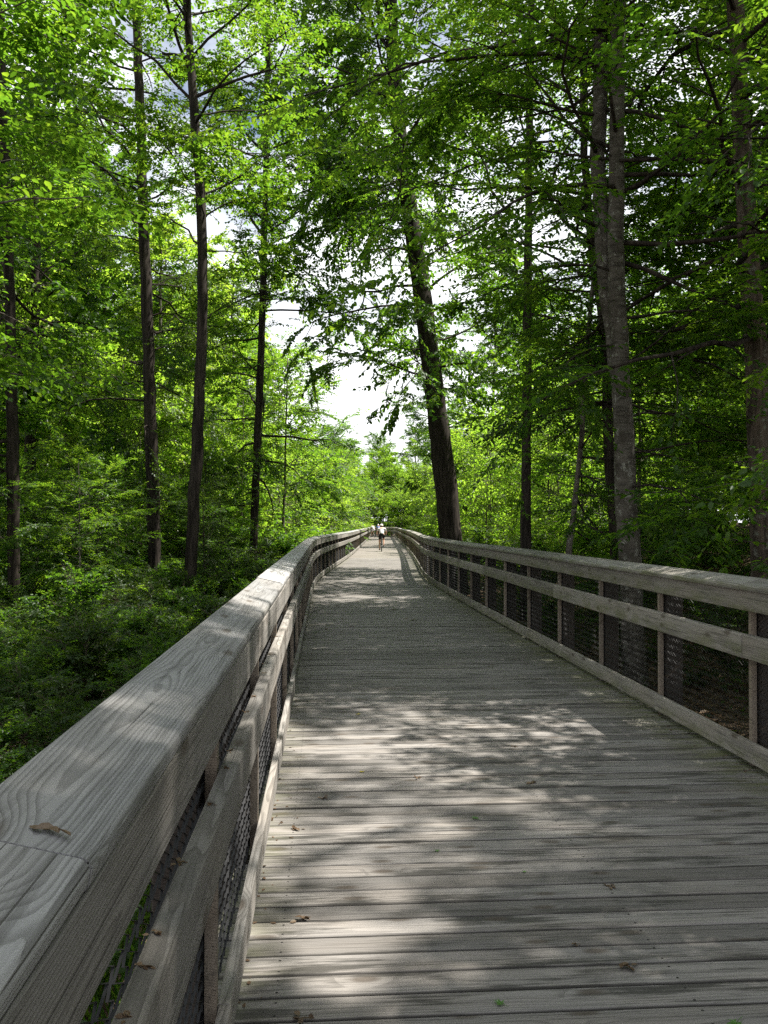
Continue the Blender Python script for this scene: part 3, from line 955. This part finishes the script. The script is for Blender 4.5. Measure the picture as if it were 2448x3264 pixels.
def scatter(n, xr, yr, kindw, name, group, mind, scale=(0.85, 1.2), cat='tree', ok=lambda x, y: True, tries=8000, clear=0.0):
    got = 0
    for _ in range(tries):
        if got >= n: break
        y = frd.uniform(*yr)
        u = frd.uniform(*xr)
        x = float(centre_x(y)) + u if y < 106 else u
        if not ok(x, y): continue
        if clear and any(y < hy + 1.0 and abs(x / y - hx) < clear / y + 0.012 for hx, hy in HERO_X): continue
        if any((x - a) ** 2 + (y - b) ** 2 < (0.5 * (mind + m)) ** 2 for a, b, m in taken): continue
        kind = frd.choices([k for k, _ in kindw], [w for _, w in kindw])[0]
        sc_ = frd.uniform(*scale)
        if kind == 'shrub' and y < 24: sc_ *= 0.55 + 0.02 * max(0, y - 9)
        wh = where(x, y)
        place_tree(name, kind, x, y, LOOK[kind] + ' ' + wh, PLURAL[kind] + ' ' + wh, sc_, frd, cat)
        taken.append((x, y, mind)); got += 1
    return got


infront = lambda x, y: not (abs(x / max(y, .1)) > 0.60)
glade = lambda x, y: infront(x, y) and not (y < 39 and (-0.275 < x / y < -0.12 or 0.07 < x / y < 0.225))     # open, sunlit ground behind the trunks
sunny = lambda x, y: glade(x, y) and not (33 < y < 63 and 8.5 < x - float(centre_x(y)) < 21)
# canopy beside the camera, over the near boardwalk
for x, y, k, lb in ((10.8, 7.0, 'tall_open', 'tall tree overhanging the right railing beside the camera, crown opened for sun dapples'), (9.5, -3.5, 'tall', 'tall tree right of the boardwalk behind the camera'),
 (-9, 4, 'tall', 'tall tree left of the near railing'),
                (7.0, 2.2, 'tall', 'tall tree overhanging the near right railing'), (6.0, 3.0, 'tall', 'smaller tall tree added out of view to shade the deck, right railing just ahead of the camera'), (5.7, 7.4, 'beech', 'small flat boughed tree added to shade the deck, just right of the near right railing'),  # the smaller tall tree and the beech are added to shade the deck
                (10.5, 12.5, 'tall', 'tall tree on the bank behind the near right railing'), (9.0, 17.5, 'tall', 'tall tree on the bank behind the large pale trunk'),
                (12.5, 20.5, 'tall', 'tall tree high on the bank, right of the large pale trunk'), (15.5, 25.0, 'tall', 'tall tree at the top of the right bank'),
                (17, 17, 'tall', 'tall green tree near the right edge on the bank'),
                (10.6, 23.5, 'tall', 'tall tree on the bank, a little right of the slender dark trunk'),
                (-14, 31, 'tall_light', 'yellow green tree left of the grey brown crooked trunk'), (-16, 41, 'tall', 'full green tree behind the grey brown crooked trunk'),
                (-15, 46, 'tall', 'tall green tree behind the slim black trunk'), (-12, 29.5, 'tall', 'tall green tree between the two left trunks'),
                (-11.5, 45, 'tall_light', 'tall yellow green tree beyond the darkest left trunk'), (-9, 53, 'tall_light', 'tall yellow green tree left of the straight stretch past the bend'),
                (-19, 47, 'tall_light', 'tall yellow green tree deep behind the crooked trunk'), (-13.5, 57, 'tall_light', 'tall yellow green tree far behind the slim black trunk'),
                (-18, 32, 'tall_light', 'yellow green tree near the left edge of the woods in view'),
                (-15, 38, 'tall_light', 'tall yellow green tree behind the left trunks')):
    place_tree('forest_tree', k, x, y, lb, 'tall trees beside the near boardwalk', (0.8 if k == 'beech' else 0.7 if (x, y) == (6.0, 3.0) else 1.0) if y < 26 else 1.2, frd)
    taken.append((x, y, 3.5))

# left woods
scatter(36, (-30, -13), (34, 104), [('tall', 5), ('tall_light', 4), ('dark', 1)], 'forest_tree', 'tall trees in the left woods', 4.0, ok=infront)
scatter(12, (-13, -5.4), (37, 62), [('glow', 1)], 'understory_tree', 'x', 3.6, (0.8, 1.25), ok=infront)
scatter(56, (-20, -4.4), (29, 106), [('beech', 3), ('light', 7), ('glow', 2)], 'understory_tree', 'understory trees in the left woods', 2.6, ok=glade)
scatter(30, (-16, -4.6), (17, 30), [('beech', 6), ('dark', 2)], 'sapling', 'x', 1.5, (0.3, 0.5), ok=infront, clear=1.0)
scatter(20, (-60, -24), (40, 110), [('tall', 4), ('tall_light', 3)], 'forest_tree', 'distant trees deep in the left woods', 5.0, (1.0, 1.4), ok=infront)
# right woods
scatter(22, (12.0, 27), (66, 104), [('tall', 6), ('tall_light', 3), ('dark', 1)], 'forest_tree', 'tall trees in the right woods', 4.0, ok=infront)
scatter(14, (23.0, 34), (27, 58), [('tall', 6), ('tall_light', 3)], 'forest_tree', 'x', 4.0, (1.0, 1.25), ok=infront)
scatter(2, (6.0, 9.0), (60, 96), [('tall', 6), ('tall_light', 2)], 'forest_tree', 'tall trees in the right woods', 9.0, ok=infront)
scatter(12, (5.2, 10.5), (35, 60), [('glow', 1)], 'understory_tree', 'x', 3.6, (0.8, 1.2), ok=infront)
scatter(46, (6.0, 22), (27, 106), [('beech', 4), ('light', 7)], 'understory_tree', 'understory trees in the right woods', 2.6, ok=sunny)
scatter(8, (9, 15), (17, 27), [('beech', 5), ('dark', 2)], 'understory_tree', 'understory trees in the right woods', 2.6, (0.7, 1.0), ok=infront, clear=2.2)
scatter(20, (26, 60), (34, 110), [('tall', 5), ('tall_light', 2)], 'forest_tree', 'distant trees deep in the right woods', 5.0, (1.0, 1.4), ok=infront)
# end of the boardwalk
scatter(14, (-14, 14), (122.5, 131), [('tall_light', 1)], 'forest_tree', 'x', 1.8, (0.6, 0.85))
scatter(44, (-36, 34), (131, 160), [('tall', 3), ('tall_light', 4)], 'forest_tree', 'trees beyond the far end', 3.0, (0.72, 0.95))
scatter(36, (-24, 24), (123, 130), [('light', 6), ('beech', 1)], 'understory_tree', 'x', 1.8, (1.0, 1.5))
scatter(34, (-20, 20), (112.5, 122), [('light', 7), ('beech', 1)], 'understory_tree', 'low trees at the far end', 1.8, (0.8, 1.1), ok=lambda x, y: x > 3.6 or y > 118)
# shrubs
scatter(85, (-15, -3.2), (7.5, 40), [('shrub', 1)], 'shrub', 'shrubs left of the boardwalk', 0.65, (0.6, 1.15), 'shrub', infront, clear=0.75)
scatter(110, (-14, -2.8), (7.5, 27), [('shrub', 1)], 'shrub', 'x', 0.5, (0.55, 0.85), 'shrub', infront)
scatter(40, (3.4, 12), (8, 50), [('shrub', 1)], 'shrub', 'shrubs right of the boardwalk', 0.9, (0.6, 1.1), 'shrub', infront)


# woods a little outside the frame on both sides
scatter(16, (-40, -9), (12, 50), [('tall', 3), ('beech', 4), ('dark', 1)], 'forest_tree', 'x', 3.6, (0.9, 1.2), ok=lambda x, y: -1.3 < x / y < -0.62)
scatter(10, (20, 44), (20, 50), [('tall', 4), ('beech', 2)], 'forest_tree', 'x', 4.0, (0.9, 1.2), ok=lambda x, y: 0.62 < x / y < 1.3)

# ------------------------------------------------------------------ leaf litter and grass
def litter(name, n, xr, yr, size, mat, seed, lift=0.02):
    g = np.random.default_rng(seed)
    y = yr[0] + (yr[1] - yr[0]) * g.random(n) ** 1.4
    x = g.uniform(xr[0], xr[1], n) + centre_x(y)
    z = ground(x, y) + lift
    a = g.uniform(0, 6.28, n)
    D = np.stack([np.cos(a), np.sin(a), g.normal(0, 0.25, n)], 1)
    Nn = np.stack([g.normal(0, 0.35, n), g.normal(0, 0.35, n), np.ones(n)], 1)
    V = leaf_verts(np.stack([x, y, z], 1), D, Nn, size * g.uniform(0.6, 1.3, n))
    o = link(name, quads_mesh(name, V, 6, LEAF_FACES, mat, g.random(n)))
    o['kind'] = 'stuff'
    return o


tag(litter('leaf_litter', 9000, (-10, -2.0), (2, 26), 0.11, M['litter'], 1), 'brown fallen leaves covering the ground on the left', 'leaf litter')
tag(litter('leaf_litter', 14000, (2.0, 16), (4, 30), 0.12, M['litter'], 2), 'brown fallen leaves covering the bank on the right', 'leaf litter')


def grass():
    g = np.random.default_rng(3)
    n = 9000
    y = g.uniform(-0.5, 9, n)
    x = centre_x(y) - 1.75 - 3.2 * g.random(n) ** 1.3
    z = ground(x, y)
    a = g.uniform(0, 6.28, n)
    D = np.stack([np.cos(a) * .5, np.sin(a) * .5, np.ones(n)], 1)
    Nn = np.stack([np.cos(a + 1.57), np.sin(a + 1.57), g.normal(0, .2, n)], 1)
    V = leaf_verts(np.stack([x, y, z], 1), D, Nn, g.uniform(0.12, 0.34, n), 0.07)
    o = link('grass', quads_mesh('grass', V, 6, LEAF_FACES, M['leaf'], g.random(n)))
    tag(o, 'green grass growing beside the near left railing', 'grass', kind='stuff')


grass()

# leafy tree just outside the left edge, its boughs hanging into the picture
def near_left_tree():
    zs = np.linspace(-1.4, 7.5, 8)
    pts = np.column_stack([np.linspace(0, 0.5, 8), np.zeros(8), zs])
    mb, P, rr = trunk_mb(pts, np.linspace(0.09, 0.03, 8), 700, sides=8)
    limb, V, tint = grow(701, P, rr, 3.0, 7.2, 16, lambda f: 2.3, rise=(0, 25), n_sub=8, n_twig=8, n_leaf=9, leaf=0.10, flat=0.85, limb_r=0.15, az_pref=20, az_spread=100)
    root = empty('sapling', (-5.3, 8.6, 0))
    tag(root, 'light leafed tree reaching in from the left edge above the near railing', 'tree')
    mb.build('trunk', M['bark_grey'], root, True)
    limb.build('branches', M['bark_grey'], root, True)
    leaf_obj(V, tint, M['leaf'], root)


near_left_tree()

# ------------------------------------------------------------------ riders
def skin_mesh(name, verts, edges, radii, mat, root=0, sub=2):
    me = bpy.data.meshes.new(name + '_cage')
    me.from_pydata(verts, edges, [])
    ob = bpy.data.objects.new(name + '_cage', me)
    COL.objects.link(ob)
    md = ob.modifiers.new('skin', 'SKIN')
    md.use_smooth_shade = True
    for i, r_ in enumerate(radii):
        me.skin_vertices[0].data[i].radius = (r_, r_) if isinstance(r_, (int, float)) else r_
        me.skin_vertices[0].data[i].use_root = (i == root)
    sb = ob.modifiers.new('sub', 'SUBSURF'); sb.levels = sub; sb.render_levels = sub
    dg = bpy.context.evaluated_depsgraph_get()
    dg.update()
    out = bpy.data.meshes.new_from_object(ob.evaluated_get(dg))
    out.name = name
    out.materials.clear()
    out.materials.append(mat)
    bpy.data.objects.remove(ob)
    return out


def uv_ball(c, r, sq=(1, 1, 1), n=10, m=7, zmin=-1.0):
    rings = []
    for i in range(m + 1):
        t = zmin + (1 - zmin) * i / m
        a = math.asin(max(-1, min(1, t)))
        rr = max(math.cos(a), 0.02)
        rings.append([(c[0] + r * sq[0] * rr * math.cos(2 * math.pi * k / n), c[1] + r * sq[1] * rr * math.sin(2 * math.pi * k / n), c[2] + r * sq[2] * math.sin(a)) for k in range(n)])
    return rings


M['skin'] = plain('skin', (0.55, 0.33, 0.24), 0.6)
M['jersey'] = plain('white patterned jersey', (0.62, 0.60, 0.63), 0.8)
M['blue'] = plain('blue shirt cloth', (0.06, 0.16, 0.45), 0.8)
M['white'] = plain('white cloth', (0.74, 0.73, 0.78), 0.8)
M['shorts'] = plain('black shorts cloth', (0.012, 0.012, 0.014), 0.8)
M['helmet'] = plain('white helmet shell', (0.78, 0.76, 0.70), 0.35, 0.5)
M['hair'] = plain('dark hair', (0.03, 0.02, 0.015), 0.7)
M['shoe'] = plain('dark shoe', (0.02, 0.02, 0.022), 0.6)
M['rubber'] = plain('tyre rubber', (0.015, 0.015, 0.016), 0.8)
M['alloy'] = plain('bare alloy', (0.42, 0.42, 0.44), 0.35, 0.6)
M['frame'] = plain('dark painted frame', (0.05, 0.05, 0.06), 0.35, 0.5)

BODY = dict(
    verts=[(0, .20, .97), (0, .30, 1.14), (0, .42, 1.30), (0, .47, 1.38), (0, .52, 1.45),
           (-.10, .24, .93), (-.12, .58, .60), (-.12, .42, .22), (-.12, .53, .14),
           (.10, .24, .93), (.12, .62, .76), (.12, .44, .40), (.12, .55, .33),
           (-.19, .46, 1.37), (-.29, .58, 1.15), (-.28, .80, 1.05), (-.27, .87, 1.04),
           (.19, .46, 1.37), (.29, .58, 1.15), (.28, .80, 1.05), (.27, .87, 1.04)],
    edges=[(0, 1), (1, 2), (2, 3), (3, 4), (0, 5), (5, 6), (6, 7), (7, 8), (0, 9), (9, 10), (10, 11), (11, 12), (3, 13), (13, 14), (14, 15), (15, 16), (3, 17), (17, 18), (18, 19), (19, 20)],
    radii=[.14, .125, .15, .12, .055, .095, .062, .040, .035, .095, .062, .040, .035, .062, .043, .030, .034, .062, .043, .030, .034])
body_me = skin_mesh('body', BODY['verts'], BODY['edges'], BODY['radii'], M['skin'])
tv = BODY['verts']
torso_v = [tv[0], tv[1], tv[2], tv[3], tv[13], (-.25, .53, 1.24), tv[17], (.25, .53, 1.24)]
torso_e = [(0, 1), (1, 2), (2, 3), (3, 4), (4, 5), (3, 6), (6, 7)]
torso_r = [.155, .145, .17, .135, .078, .062, .078, .062]
jersey_me = skin_mesh('jersey', torso_v, torso_e, torso_r, M['jersey'])
sh_v = [tv[0], tv[5], (-.115, .44, .74), tv[9], (.115, .46, .83), (0, .23, 1.03)]
shorts_me = skin_mesh('shorts', sh_v, [(0, 1), (1, 2), (0, 3), (3, 4), (0, 5)], [.16, .115, .085, .115, .085, .15], M['shorts'])
head = MB(); head.quadstrip(uv_ball((0, .585, 1.535), .098, (.82, 1.0, 1.12)))
head.quadstrip(uv_ball((0, .686, 1.525), .018, (1, 1.2, 1.3), 6, 4))                                  # nose
for sx in (-1, 1): head.quadstrip(uv_ball((sx * .083, .575, 1.53), .026, (.4, .8, 1.2), 6, 4))        # ears
head_me = head.mesh('head', M['skin'], True)
hr = MB(); hr.quadstrip(uv_ball((0, .568, 1.545), .104, (.84, .98, 1.1), zmin=-0.55)); hair_me = hr.mesh('hair', M['hair'], True)
hl = MB(); hl.quadstrip(uv_ball((0, .575, 1.56), .122, (.86, 1.15, .95), zmin=0.0)); helmet_me = hl.mesh('helmet', M['helmet'], True)
shoe_mes = []
for a in (8, 12):
    q = tv[a]
    mb = MB(); mb.quadstrip(uv_ball((q[0], q[1] - .02, q[2] - .02), .055, (.85, 2.3, .9), 8, 5)); shoe_mes.append(mb.mesh('shoe', M['shoe'], True))


def torus(c, r, t, n=28, k=6):
    mb = MB()
    for i in range(n):
        for j in range(k):
            a, b = 2 * math.pi * i / n, 2 * math.pi * j / k
            mb.v.append((c[0] + t * math.sin(b), c[1] + (r + t * math.cos(b)) * math.cos(a), c[2] + (r + t * math.cos(b)) * math.sin(a)))
    for i in range(n):
        for j in range(k):
            mb.f.append((i * k + j, ((i + 1) % n) * k + j, ((i + 1) % n) * k + (j + 1) % k, i * k + (j + 1) % k))
    return mb


def bike_parts():
    P_ = {}
    fr = MB()
    bb, st, ht, hb, ra = (0, .44, .29), (0, .24, .80), (0, .80, .88), (0, .84, .74), (0, .02, .345)
    for a, b, r_ in ((bb, st, .017), (st, ht, .017), (bb, hb, .020), (ht, hb, .02), ((-.05, .02, .345), bb, .010), ((.05, .02, .345), bb, .010), ((-.05, .02, .345), st, .009), ((.05, .02, .345), st, .009)):
        fr.tube([a, b], [r_, r_], 7)
    P_['frame'] = (fr.mesh('frame', M['frame'], True), None)
    fk = MB()
    for sx in (-.045, .045): fk.tube([(sx, .84, .74), (sx, .90, .55), (sx, .98, .345)], [.013, .012, .009], 6)
    P_['fork'] = (fk.mesh('fork', M['frame'], True), None)
    hbm = MB(); hbm.tube([(-.31, .80, 1.0), (-.12, .84, .98), (.12, .84, .98), (.31, .80, 1.0)], [.013] * 4, 6); hbm.tube([(0, .80, .88), (0, .83, .98)], [.014, .014], 6)
    P_['handlebar'] = (hbm.mesh('handlebar', M['frame'], True), None)
    sd = MB(); sd.quadstrip(uv_ball((0, .20, .90), .07, (1.05, 1.9, .45), 10, 5)); sd.tube([(0, .24, .80), (0, .22, .88)], [.014, .014], 6)
    P_['saddle'] = (sd.mesh('saddle', M['shorts'], True), None)
    ck = MB(); ck.tube([(-.07, .44, .29), (.07, .44, .29)], [.012, .012], 6)
    ck.tube([(-.075, .44, .29), (-.085, .50, .13)], [.012, .010], 6); ck.tube([(.075, .44, .29), (.085, .39, .45)], [.012, .010], 6)
    ck.box(-.17, -.08, .46, .55, .10, .125); ck.box(.08, .17, .43, .52, .295, .32)
    P_['crank'] = (ck.mesh('crank', M['alloy'], True), None)
    return P_


bike_p = bike_parts()
tyre_me = torus((0, 0, 0), .325, .020).mesh('tyre', M['rubber'], True)
rim = torus((0, 0, 0), .300, .010)
for k in range(14):
    a = 2 * math.pi * k / 14
    rim.tube([(0.018 * (1 if k % 2 else -1), 0, 0), (0, .298 * math.cos(a), .298 * math.sin(a))], [.0022, .0022], 3)
rim.tube([(-.05, 0, 0), (.05, 0, 0)], [.02, .02], 8)
rim_me = rim.mesh('rim', M['alloy'], True)


def bicycle(x, y, rz, label):
    root = empty('bicycle', (x, y, 0.0), rz)
    tag(root, label, 'bicycle', 'bicycles ridden along the boardwalk')
    for nm, (me, _) in bike_p.items(): link(nm, me, root)
    for yy in (.02, .98):
        w = empty('wheel', (0, yy, .345))
        w.parent = root
        link('tyre', tyre_me, w); link('rim', rim_me, w)
    return root


def rider(x, y, rz, label, shirt, legs, helmet):
    root = empty('person', (x, y, 0.0), rz)
    tag(root, label, 'person', 'people riding along the boardwalk')
    link('body', body_me, root)
    for nm, me, mt in (('jersey', jersey_me, shirt), ('shorts', shorts_me, legs)):
        o = link(nm, me.copy(), root)
        o.data.materials[0] = mt
    link('head', head_me, root)
    link('hair', hair_me, root)
    if helmet: link('helmet', helmet_me, root)
    for me in shoe_mes: link('shoe', me, root)


def at_px(px, Y): return (px - 1224) / FPX * Y


yr_ = 52.3
bicycle(at_px(1217, yr_), yr_, R(1.5), 'dark bicycle under the nearest rider in black shorts')
rider(at_px(1217, yr_), yr_, R(1.5), 'rider seen from behind in patterned white jersey, black shorts and white helmet', M['jersey'], M['shorts'], True)
bicycle(at_px(1194, 109), 109, R(32), 'distant bicycle under the leaning rider in white at the left corner')
rider(at_px(1194, 109), 109, R(32), 'distant rider in white shirt and white shorts leaning at the left corner', M['white'], M['white'], False)
bicycle(at_px(1210, 107), 107, R(18), 'distant bicycle under the rider in blue, behind the nearest rider')
rider(at_px(1210, 107), 107, R(18), 'distant rider in blue shirt just past the nearest rider', M['blue'], M['shorts'], True)


# ------------------------------------------------------------------ leaves dropped on the boards
def maple_mesh(mat, seed):
    g = np.random.default_rng(seed)
    mb = MB()
    out = []
    for k, (ang, r_) in enumerate([(-150, .5), (-118, .26), (-85, .72), (-58, .34), (-28, .95), (0, .45), (0, 1.1), (0, .45), (28, .95), (58, .34), (85, .72), (118, .26), (150, .5)]):
        if k in (5, 7): ang = -14 if k == 5 else 14
        a = R(90 + ang)
        out.append((math.cos(a) * r_ * .045, math.sin(a) * r_ * .045, .004 + .010 * r_ * g.random()))
    mb.v = [(0, 0, .004)] + out
    mb.f = [(0, i, i + 1) for i in range(1, len(out))]
    mb.tube([(0, 0, .004), (.004, -.03, .003), (.002, -.05, .006)], [.0012, .0012, .001], 3)
    return mb.mesh('leaf', mat)


def crumple_mesh(seed, n=8):
    g = np.random.default_rng(seed)
    P = np.column_stack([g.normal(0, .018, n), g.normal(0, .012, n), g.uniform(.003, .012, n)])
    D = np.column_stack([g.normal(0, 1, n), g.normal(0, 1, n), g.normal(0, .12, n)])
    V = leaf_verts(P * 0.7, D, np.column_stack([g.normal(0, .4, n), g.normal(0, .4, n), np.ones(n)]), g.uniform(.018, .042, n))
    V[..., 2] = np.maximum(V[..., 2], .002)
    return quads_mesh('leaf_clump', V, 6, LEAF_FACES, M['litter'], g.random(n))


M['green_leaf'] = leaf_mat('fresh green leaf', [(0.07, 0.17, 0.03), (0.10, 0.22, 0.04)], [(0.15, 0.35, 0.03), (0.2, 0.4, 0.04)], 0.3, 0.05)
M['yellow_leaf'] = leaf_mat('yellowed leaf', [(0.32, 0.27, 0.04), (0.4, 0.32, 0.06)], [(0.4, 0.35, 0.05), (0.4, 0.35, 0.05)], 0.3, 0.05)
lm = {'g': [maple_mesh(M['green_leaf'], 1), maple_mesh(M['green_leaf'], 2)], 'y': [maple_mesh(M['yellow_leaf'], 3)], 'b': [crumple_mesh(k) for k in range(4)]}
lrd = random.Random(8)
for vx, vy, k, sc_, lb in (
        (1585, 2205, 'g', 1.0, 'green maple leaf lying at the bottom right corner of the deck'),
        (1080, 2163, 'g', .7, 'small green leaf near the bottom middle of the deck'),
        (1027, 1767, 'g', .8, 'dark green leaf on a stained plank in the middle of the deck'),
        (942, 1836, 'g', .5, 'tiny green leaf left of the dark plank knots'),
        (1132, 1880, 'g', .4, 'tiny green scrap on the middle of the near deck'),
        (685, 1366, 'g', 1.8, 'cluster of green leaves near the left toe board'),
        (783, 1666, 'y', .7, 'yellow leaf on the left side of the near deck'),
        (773, 1543, 'y', .9, 'yellow leaf in the sunny patch on the left'),
        (905, 1678, 'b', .7, 'small brown leaf in the middle of the sunny patch'),
        (1148, 1690, 'b', 1.0, 'brown leaf clump right of the sunny patches'),
        (640, 1790, 'b', .9, 'brown leaf clump close to the left toe board'),
        (702, 1723, 'b', .7, 'small brown leaf near the left toe board'),
        (650, 2197, 'b', .8, 'big brown leaf clump at the bottom left of the deck'),
        (655, 1982, 'b', 1.0, 'brown leaf clump in a knot hole near the left toe board'),
        (1350, 2084, 'b', 1.1, 'crumbled brown leaf on the right part of the near deck'),
        (1318, 1911, 'b', .7, 'torn tan leaf on the right part of the deck'),
        (1240, 2036, 'b', .5, 'brown speck of leaf in the lower middle of the deck'),
        (738, 1366, 'b', .9, 'dark curled leaf beside the green leaf cluster'),
        (1110, 1612, 'b', .6, 'dark bit of leaf with a twig in the middle of the deck')):
    px, py = vx * 1.47559, vy * 1.47559
    Y = EYE * FPX / (py - HORIZON)
    o = link('fallen_leaf' if k != 'b' else 'leaf_clump', lrd.choice(lm[k]), None, (at_px(px, Y), Y, 0.003), lrd.uniform(0, 6.28))
    o.scale = (sc_,) * 3
    tag(o, lb, 'leaf', 'leaves fallen on the deck')
for i in range(36):
    s_ = 13 + 20 * lrd.random() ** 1.2
    x, y, h = pth(s_, lrd.uniform(-1.3, 1.4))
    o = link('fallen_leaf', lrd.choice(lm['b']), None, (x, y, 0.003), lrd.uniform(0, 6.28))
    o.scale = (lrd.uniform(.7, 1.3),) * 3
    tag(o, 'small dark fallen leaf scattered on the shaded deck before the bend', 'leaf', 'dark leaves scattered on the deck before the bend')
# clump on the near cap board and catkins on the left mid rail
yc = 1.13
x, y, h = pth(1.13, -(HALF + 0.06))
o = link('leaf_clump', lm['b'][1], None, (x, y, 1.262), 0.7)
o.rotation_euler = (0, R(13), 0.7); o.scale = (.6, .6, .6)
tag(o, 'crumpled brown leaf resting on the near cap board at its joint', 'leaf')
for i, s_ in enumerate([1.35, 1.5, 1.62, 1.95, 2.35, 2.7, 2.9, 3.5, 3.8, 4.4, 4.7, 5.0, 5.8, 6.6]):
    x, y, h = pth(s_, -(HALF + 0.022 + lrd.uniform(-.008, .008)))
    o = link('leaf_clump', lm['b'][i % 4], None, (x, y, 0.903), lrd.uniform(0, 6.28))
    o.scale = (.42,) * 3
    tag(o, 'bit of orange brown leaf litter caught on the left middle rail', 'leaf', 'leaf bits caught on the left middle rail')

# leaf bits gathered along the toe boards
def kerb_bits():
    g = np.random.default_rng(12)
    n = 700
    s_ = 1.5 + 26 * g.random(n) ** 1.5
    sd = np.where(g.random(n) < 0.6, 1, -1)
    off = sd * (HALF + 0.03 - np.abs(g.normal(0, 0.07, n)))
    P = np.array([(*pth(a, o_)[:2], 0.003) for a, o_ in zip(s_, off)])
    a = g.uniform(0, 6.28, n)
    V = leaf_verts(P, np.stack([np.cos(a), np.sin(a), g.normal(0, .1, n)], 1), np.stack([g.normal(0, .3, n), g.normal(0, .3, n), np.ones(n)], 1), g.uniform(.008, .03, n))
    V[..., 2] = np.maximum(V[..., 2], .0025)
    o = link('leaf_bits', quads_mesh('leaf_bits', V, 6, LEAF_FACES, M['litter'], g.random(n) * 0.6))
    tag(o, 'brown leaf bits gathered on the deck along the toe boards', 'leaf litter', kind='stuff')


kerb_bits()


# low plants carpeting the ground left of the near railing
def ground_cover(name, label, n, xr, yr, seed, mat):
    g = np.random.default_rng(seed)
    m = n // 7
    y = yr[0] + (yr[1] - yr[0]) * g.random(m) ** 1.2
    x = centre_x(y) + g.uniform(xr[0], xr[1], m)
    ok = np.sin(1.3 * x + 0.5 * y) + np.sin(1.1 * y - 0.7 * x + 1) + 0.8 * g.normal(0, 1, m) > -0.5
    x, y = x[ok], y[ok]; m = len(x)
    hgt = 0.08 + 0.42 * g.random(m) ** 2
    c = np.stack([x, y, ground(x, y) + hgt], 1)
    P = np.repeat(c, 7, 0) + g.normal(0, 0.07, (m * 7, 3)) * np.array([1, 1, .6])
    a = g.uniform(0, 6.28, m * 7)
    D = np.stack([np.cos(a), np.sin(a), g.normal(-.05, .3, m * 7)], 1)
    Nn = np.stack([g.normal(0, .35, m * 7), g.normal(0, .35, m * 7), np.ones(m * 7)], 1)
    V = leaf_verts(P, D, Nn, 0.085 * g.uniform(.6, 1.3, m * 7), 0.7)
    o = link(name, quads_mesh(name, V, 6, LEAF_FACES, mat, np.clip(g.normal(.5, .2, m * 7), 0, 1)))
    tag(o, label, 'ground cover', kind='stuff')


ground_cover('ground_cover', 'low green plants covering the forest floor left of the railing', 52000, (-16, -2.4), (4, 30), 41, M['leaf_dark'])  # dark leaf colour stands in for the deep shade on this floor
ground_cover('ground_cover', 'low green plants scattered over the bank right of the railing', 22000, (2.3, 14), (4, 40), 42, M['leaf_dark'])  # leaves coloured dark to paint in the bank's deep shade
